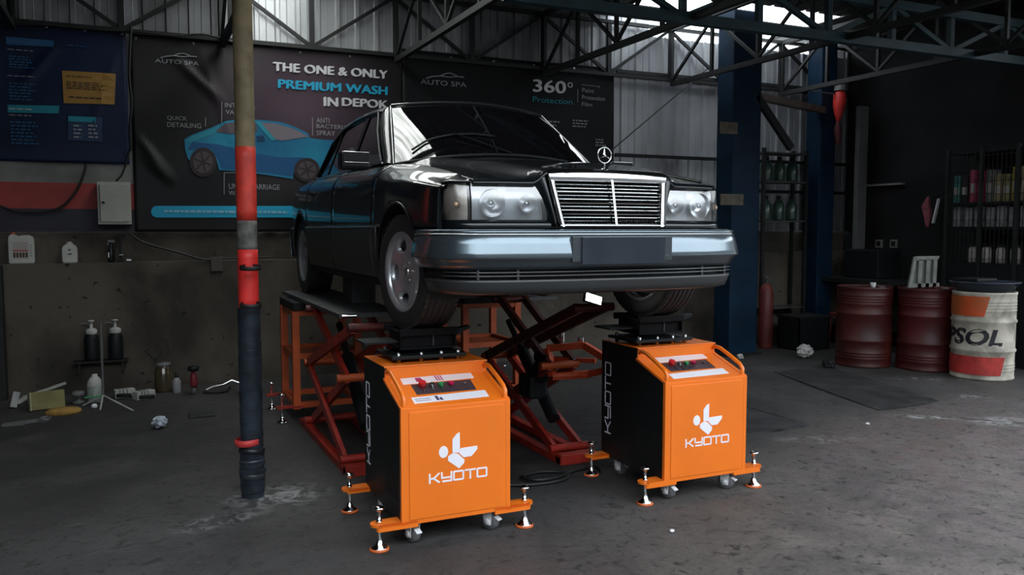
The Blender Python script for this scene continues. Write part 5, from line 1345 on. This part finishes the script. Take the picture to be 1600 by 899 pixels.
t = MB(); t.lathe([(.001,.0),(.25,.0),(.315,.085),(.325,.088),(.325,.095),(.30,.095),(.24,.012),(.001,.012)], 36, Matrix.Translation((dx_, dy_, .888))); obj('pan', t, mat('tray_blue_grey', (.055,.07,.10), .35, .3), r)
t = MB(); t.box((dx_-.28,dy_-.12,.985),(dx_+.02,dy_+.16,1.02),.01); obj('folded_cloth', t, M['black'], r)
t = MB(); t.lathe([(.001,0),(.022,0),(.03,.06),(.001,.058)], 14, Matrix.Translation((5.27,2.36,.869))); tag(obj('cup', t, M['white']), 'small white cup on the left red drum', 'cup')
# pale slotted panel leaning on the second drum
r = thing('slotted_panel', (5.72, 2.06, .885), 'pale slotted plastic panel standing on top of the dark red drum', 'panel')
A0, A1 = at('y', 2.05, 1418, 433), at('y', 2.05, 1466, 400)
def pf(a, b, d): return Vector((lerp(A0.x, A1.x, a), 2.05-d, lerp(.888, A1.z, b)))
paleg = mat('panel_pale', (.17,.18,.16), .6, 0, .2, 9)
t = MB(); t.prism([(0,.0),(.16,.98),(.24,1.0),(.10,.0)], pf, 0, .02); t.prism([(.2,.86),(.96,.9),(1,1),(.22,1)], pf, 0, .02)
for a in (.34,.60,.84): t.prism([(a-.05,0),(a+.07,0),(a+.09,.9),(a-.03,.9)], pf, 0, .02)
t.prism([(.12,0),(1.02,0),(1.02,.12),(.12,.12)], pf, 0, .02); obj('frame', t, paleg, r)
t = MB(); t.prism([(.12,.02),(.98,.02),(.94,.9),(.22,.9)], pf, -.010, -.004); obj('backing', t, mat('panel_shade', (.10,.11,.10), .7), r)

# shelving against the right wall with packets, cartons and jars
sx = 6.62
S0, S1 = at('x', sx, 1478, 300), at('x', sx, 1640, 300)
ya, yb = S1.y-.1, S0.y
zt, zb = at('x', sx, 1540, 250).z, at('x', sx, 1540, 405).z
sh = thing('shelving', (sx+.15, (ya+yb)/2, 0), 'black wire-fronted shelving full of packets at the far right', 'shelves')
zl = [zb-.05, at('x', sx, 1540, 352).z-.02, at('x', sx, 1540, 313).z-.02]
for z in zl+[zt+.12]: obj('shelf_board', MB().box((sx, ya, z-.03), (7.08, yb, z)), M['black'], sh)
for y in frange(ya+.02, yb-.02, 4): obj('post', MB().box((sx-.02, y-.018, 0), (sx+.02, y+.018, zt+.15)), M['truss'], sh)
t = MB()
for y in frange(ya, yb, 26): t.box((sx-.012, y-.003, zl[0]), (sx-.006, y+.003, zt+.1))
for z in frange(zl[0]+.05, zt+.05, 9): t.box((sx-.012, ya, z-.003), (sx-.006, yb, z+.003))
obj('wire_front', t, M['truss'], sh)['kind'] = 'stuff'
obj('lower_cupboard', MB().box((sx, ya, 0), (7.08, yb, zl[0]-.03)), M['black'], sh)
cols = [('teal', (.05,.20,.18)), ('black', (.012,.012,.014)), ('pink', (.42,.06,.12)), ('crimson', (.34,.02,.06)), ('grey', (.20,.20,.20)), ('buff', (.30,.24,.14)), ('olive', (.24,.23,.10)), ('yellow', (.42,.33,.06)), ('sand', (.32,.28,.18)), ('pale blue', (.20,.30,.36)), ('green', (.08,.20,.10)), ('violet', (.16,.10,.24))]
pm_ = {n: mat('packet_'+n.replace(' ', '_'), c, .5, 0, .3, 20) for n, c in cols}
def packet(y, z, w_, h, n, label, group, nm='packet'):
    r = thing(nm, (sx+.12, y, z), label, 'packet', group)
    t = MB(); t.box((sx+.06, y-w_/2, z+.003), (sx+.20, y+w_/2, z+h), .006); obj('body', t, pm_[n], r)
    t = MB(); t.box((sx+.057, y-w_*.38, z+h*.30), (sx+.061, y+w_*.38, z+h*.58)); obj('label', t, mat('packet_label', (.42,.40,.38), .5) if 'packet_label' not in bpy.data.materials else bpy.data.materials['packet_label'], r)
ord_ = ['first', 'second', 'third', 'fourth', 'fifth', 'sixth', 'seventh', 'eighth', 'ninth', 'tenth', 'eleventh', 'twelfth']
for k in range(12):
    y = lerp(yb-.09, ya+.10, k/11); n = cols[k][0]
    packet(y, zl[2], .085, lerp(.40, .30, random.random()), n, f'{n} packet, {ord_[k]} from the left on the top shelf at the right', 'packets on the top shelf')
for k in range(9):
    y = lerp(yb-.12, ya+.12, k/8); r = thing('carton', (sx+.12, y, zl[1]), f'pale grey carton, {ord_[k]} from the left on the middle shelf', 'carton', 'cartons on the middle shelf')
    t = MB(); t.box((sx+.05, y-.05, zl[1]+.003), (sx+.20, y+.05, zl[1]+min(.24, zl[2]-zl[1]-.045)-.015*(k % 2)), .004); obj('body', t, mat('carton_pale', (.24,.235,.25), .6, 0, .25, 12) if 'carton_pale' not in bpy.data.materials else bpy.data.materials['carton_pale'], r)
    t = MB(); t.box((sx+.047, y-.035, zl[1]+.06), (sx+.051, y+.035, zl[1]+.13)); obj('label', t, P_dim, r)
for k in range(6):
    y = lerp(yb-.30, ya+.18, k/5); r = thing('jar', (sx+.12, y, zl[0]), f'pale jar with a dark lid, {ord_[k]} from the left on the lowest shelf', 'jar', 'jars on the lowest shelf')
    t = MB(); t.lathe([(.001,0),(.048,0),(.05,.02),(.05,.15),(.035,.18),(.001,.18)], 16, Matrix.Translation((sx+.11, y, zl[0]+.003))); obj('body', t, mat('jar_pale', (.40,.36,.35), .4, 0, .2, 20) if 'jar_pale' not in bpy.data.materials else bpy.data.materials['jar_pale'], r)
    t = MB(); t.lathe([(.04,.18),(.042,.185),(.042,.21),(.001,.212)], 16, Matrix.Translation((sx+.11, y, zl[0]+.003))); obj('lid', t, M['black'], r)

# grey booth wall end, wall strip and hanging things
t = MB(); p = at('y', 4.0, 1338, 215); q = at('y', 4.0, 1358, 395); t.box((p.x, 3.95, q.z), (p.x+.16, 4.02, 3.15), .004); t.box((p.x+.03, 3.98, 0), (p.x+.13, 4.02, q.z))
tag(obj('partition_post', t, mat('partition_grey', (.13,.135,.135), .7, 0, .2, 3)), 'dull grey partition edge standing at the right end of the corrugated sheets', 'partition')
t = MB(); p = at('x', 7.06, 1352, 284); q = at('x', 7.06, 1411, 287); t.box((7.03, q.y, q.z-.012), (7.10, p.y, q.z+.012))
tag(obj('wall_strip', t, mat('strip_pale', (.30,.30,.30), .5)), 'thin pale horizontal strip on the dark right wall above the drums', 'strip')
r = thing('hanging_rag', tuple(at('x', 6.9, 1450, 330)), 'faded pink rag hanging from a hook above the dark red drum', 'rag')
c = at('x', 6.9, 1451, 308); e = at('x', 6.9, 1449, 355)
t = MB(); t.tube([c, c.lerp(e, .3)+Vector((0,.03,0)), c.lerp(e, .6), e], .05, 10, rs=[.02,.055,.05,.02]); obj('cloth', t, mat('rag_pink', (.30,.08,.11), .8, 0, .3, 12), r)
t = MB(); t.bar(c, Vector((7.1, c.y, c.z+.05)), .012, .012); obj('hook', t, M['steel'], r)
r = thing('white_rod', tuple(at('x', 6.85, 1462, 330)), 'short white rod hanging tilted right of the pink rag', 'rod')
c = at('x', 6.9, 1467, 311); e = at('x', 6.9, 1458, 349); t = MB(); t.bar(c, e, .02, .035, (1,0,0)); obj('rod', t, M['white'], r); t = MB(); t.bar(c, Vector((7.1, c.y, c.z+.04)), .01, .01); obj('hook', t, M['steel'], r)
for (u, lab) in ((1373, 'pale square socket plate on the right wall, left of the pair'), (1396, 'pale socket plate on the right wall, right of the pair')):
    c = at('x', 7.08, u, 381); t = MB(); t.box((7.075, c.y-.055, c.z-.055), (7.1, c.y+.055, c.z+.055), .004); r = thing('socket_plate', (7.09, c.y, c.z-.05), lab, 'socket'); obj('plate', t, mat('socket_pale', (.22,.21,.20), .5) if 'socket_pale' not in bpy.data.materials else bpy.data.materials['socket_pale'], r)
    t = MB(); t.box((7.07, c.y-.032, c.z-.032), (7.076, c.y+.032, c.z+.032)); obj('insert', t, M['black'], r)
# bench along the right wall
r = thing('workbench', (6.7, 3.6, 0), 'dark workbench against the right wall behind the red drums', 'bench')
t = MB(); t.box((6.25, 3.02, .82), (7.08, 4.28, .88)); obj('top', t, M['truss'], r)
for (x, y) in ((6.30,3.07),(6.30,4.2),(7.0,3.07),(7.0,4.2)): obj('leg', MB().box((x-.03,y-.03,0),(x+.03,y+.03,.82)), M['truss'], r)
obj('shelf', MB().box((6.28,3.05,.25),(7.05,4.25,.28)), M['truss'], r)
t = MB(); t.box((6.45,3.35,.88),(6.85,3.9,1.25),.02); tag(obj('tool_chest', t, M['black']), 'black tool chest standing on the dark workbench', 'chest')
# red plastic stool
SX_ = 6.09
r = thing('stool', (6.09, 3.50, 0), 'dark red plastic stool standing left of the red drums', 'stool')
t = MB(); t.box((5.94,3.36,.42),(6.24,3.64,.45),.01); rs_ = mat('stool_red', (.16,.015,.018), .45); obj('seat', t, rs_, r)
for a in (-1,1):
    for b in (-1,1): t = MB(); t.bar((6.09+a*.155,3.50+b*.145,0),(6.09+a*.125,3.50+b*.115,.42),.045,.03); obj('leg', t, rs_, r)
# red cloth bundle hanging by the narrow column
c = at('y', 4.0, 1313, 142); e = at('y', 4.0, 1309, 190)
r = thing('hanging_jacket', (c.x, c.y, e.z), 'bright red bundle hanging in the dark right of the narrow blue column', 'bundle')
t = MB(); t.tube([c+Vector((0,0,.0)), c.lerp(e,.15), c.lerp(e,.5), c.lerp(e,.8), e], .07, 12, rs=[.05,.085,.08,.05,.02]); obj('cloth', t, mat('bundle_red', (.62,.03,.025), .6, 0, .2, 8), r); r.name = 'hanging_bundle'
t = MB(); t.tube([c+Vector((0,0,.0)), c+Vector((0,0,.06)), c+Vector((0,0,.10))], .08, 12, rs=[.085,.075,.02]); t.tube([c+Vector((0,0,.08)), Vector((c.x, c.y, 3.28)), Vector((5.80, c.y, 3.30))], .008, 6); obj('hood', t, M['grey'], r)
t = MB(); t.tube([e, e+Vector((0,0,-.10)), e+Vector((.02,0,-.30))], .04, 10, rs=[.02,.05,.03]); obj('tail', t, mat('bundle_maroon', (.10,.02,.025), .7), r)
# rack with bottles in front of the sheets right of the wide column
rk0, rk1 = at('y', 4.15, 1186, 300), at('y', 4.15, 1252, 300)
rk = thing('rack', ((rk0.x+rk1.x)/2, 4.2, 0), 'black metal rack of dim bottles between the blue columns', 'rack')
zz1, zz2 = at('y', 4.15, 1220, 284).z, at('y', 4.15, 1220, 345).z
for x in (rk0.x, rk1.x): obj('post', MB().box((x-.02,4.05,0),(x+.02,4.09,2.55)), M['truss'], rk); obj('post', MB().box((x-.02,4.29,0),(x+.02,4.33,2.55)), M['truss'], rk)
for z in (.5, zz2, zz1, 2.5): obj('shelf', MB().box((rk0.x,4.05,z-.02),(rk1.x,4.33,z)), mat('rack_shelf', (.07,.07,.07), .5, .2), rk)
gj = mat('jar_green', (.035,.075,.055), .3, 0, .3, 12, coat=.4)
for z, zlab in ((zz1, 'upper'), (zz2, 'lower')):
    for k in range(3):
        x = lerp(rk0.x+.14, rk1.x-.14, k/2); r = thing('bottle', (x, 4.18, z), f'dim green bottle, {ord_[k]} from the left on the {zlab} rack shelf', 'bottle', 'green bottles on the rack')
        t = MB(); t.lathe([(.001,0),(.07,0),(.075,.02),(.075,.20),(.03,.27),(.001,.27)], 16, Matrix.Translation((x,4.18,z+.003))); obj('body', t, gj, r)
        t = MB(); t.lathe([(.03,.27),(.03,.32),(.001,.321)], 14, Matrix.Translation((x,4.18,z+.003))); obj('cap', t, M['black'], r)
# slim red gas cylinder and bin in the dark behind the right machine
r = thing('gas_cylinder', (5.18, 3.95, 0), 'slim dark red gas cylinder standing right of the wide blue column', 'cylinder')
Q = Matrix.Translation((5.18,3.95,0)); t = MB(); t.lathe([(.001,0),(.085,0),(.09,.02),(.09,.72),(.06,.80),(.025,.83),(.001,.83)], 20, Q); obj('body', t, mat('cylinder_red', (.13,.02,.018), .5, 0, .3, 6), r)
t = MB(); t.lathe([(.02,.83),(.02,.88),(.035,.885),(.035,.91),(.001,.912)], 12, Q); obj('valve', t, M['grey'], r)
r = thing('bin', (5.55, 3.72, 0), 'black plastic crate on the floor beside the gas cylinder', 'crate')
t = MB(); t.box((5.36,3.55,0),(5.86,3.92,.012)); 
for a, b in (((5.36,3.55),(5.86,3.565)),((5.36,3.905),(5.86,3.92)),((5.36,3.55),(5.375,3.92)),((5.845,3.55),(5.86,3.92))): t.box((*a,0),(*b,.42))
obj('box', t, M['black'], r); t = MB(); t.box((5.345,3.535,.40),(5.875,3.935,.425)); obj('lid', t, M['truss'], r); r.name = 'crate'
# litter
crumple('paper_bag', (5.02,3.09,0), .085, mat('bag_white', (.50,.49,.47), .7, 0, .3, 14), 'crumpled dirty white bag on the floor by the dark crate', 'litter', 9, .85)
crumple('leather_scrap', (4.77,2.47,0), .07, M['black'], 'dark crumpled scrap lying on the floor plate end', 'litter', 14, .6)
crumple('paper', (5.62,2.85,0), .045, mat('paper_tan', (.40,.34,.24), .8, 0, .3, 20), 'tan paper ball on the floor just behind the left red drum', 'litter', 21, .8)
crumple('paper', (5.50,2.93,0), .033, bpy.data.materials['bag_white'], 'small white paper scrap left of the tan paper ball', 'litter', 25, .7)
crumple('paper', (4.28,3.35,0), .035, bpy.data.materials['bag_white'], 'tiny white scrap on the floor just right of the right machine handle', 'litter', 33, .8)
crumple('pebble', (.29,-.90,0), .012, M['white'], 'tiny white chip on the floor in front of the machines', 'stone', 41, .6)
crumple('pebble', (3.02,.36,0), .014, M['white'], 'tiny white chip beside the short floor plate', 'stone', 45, .6)
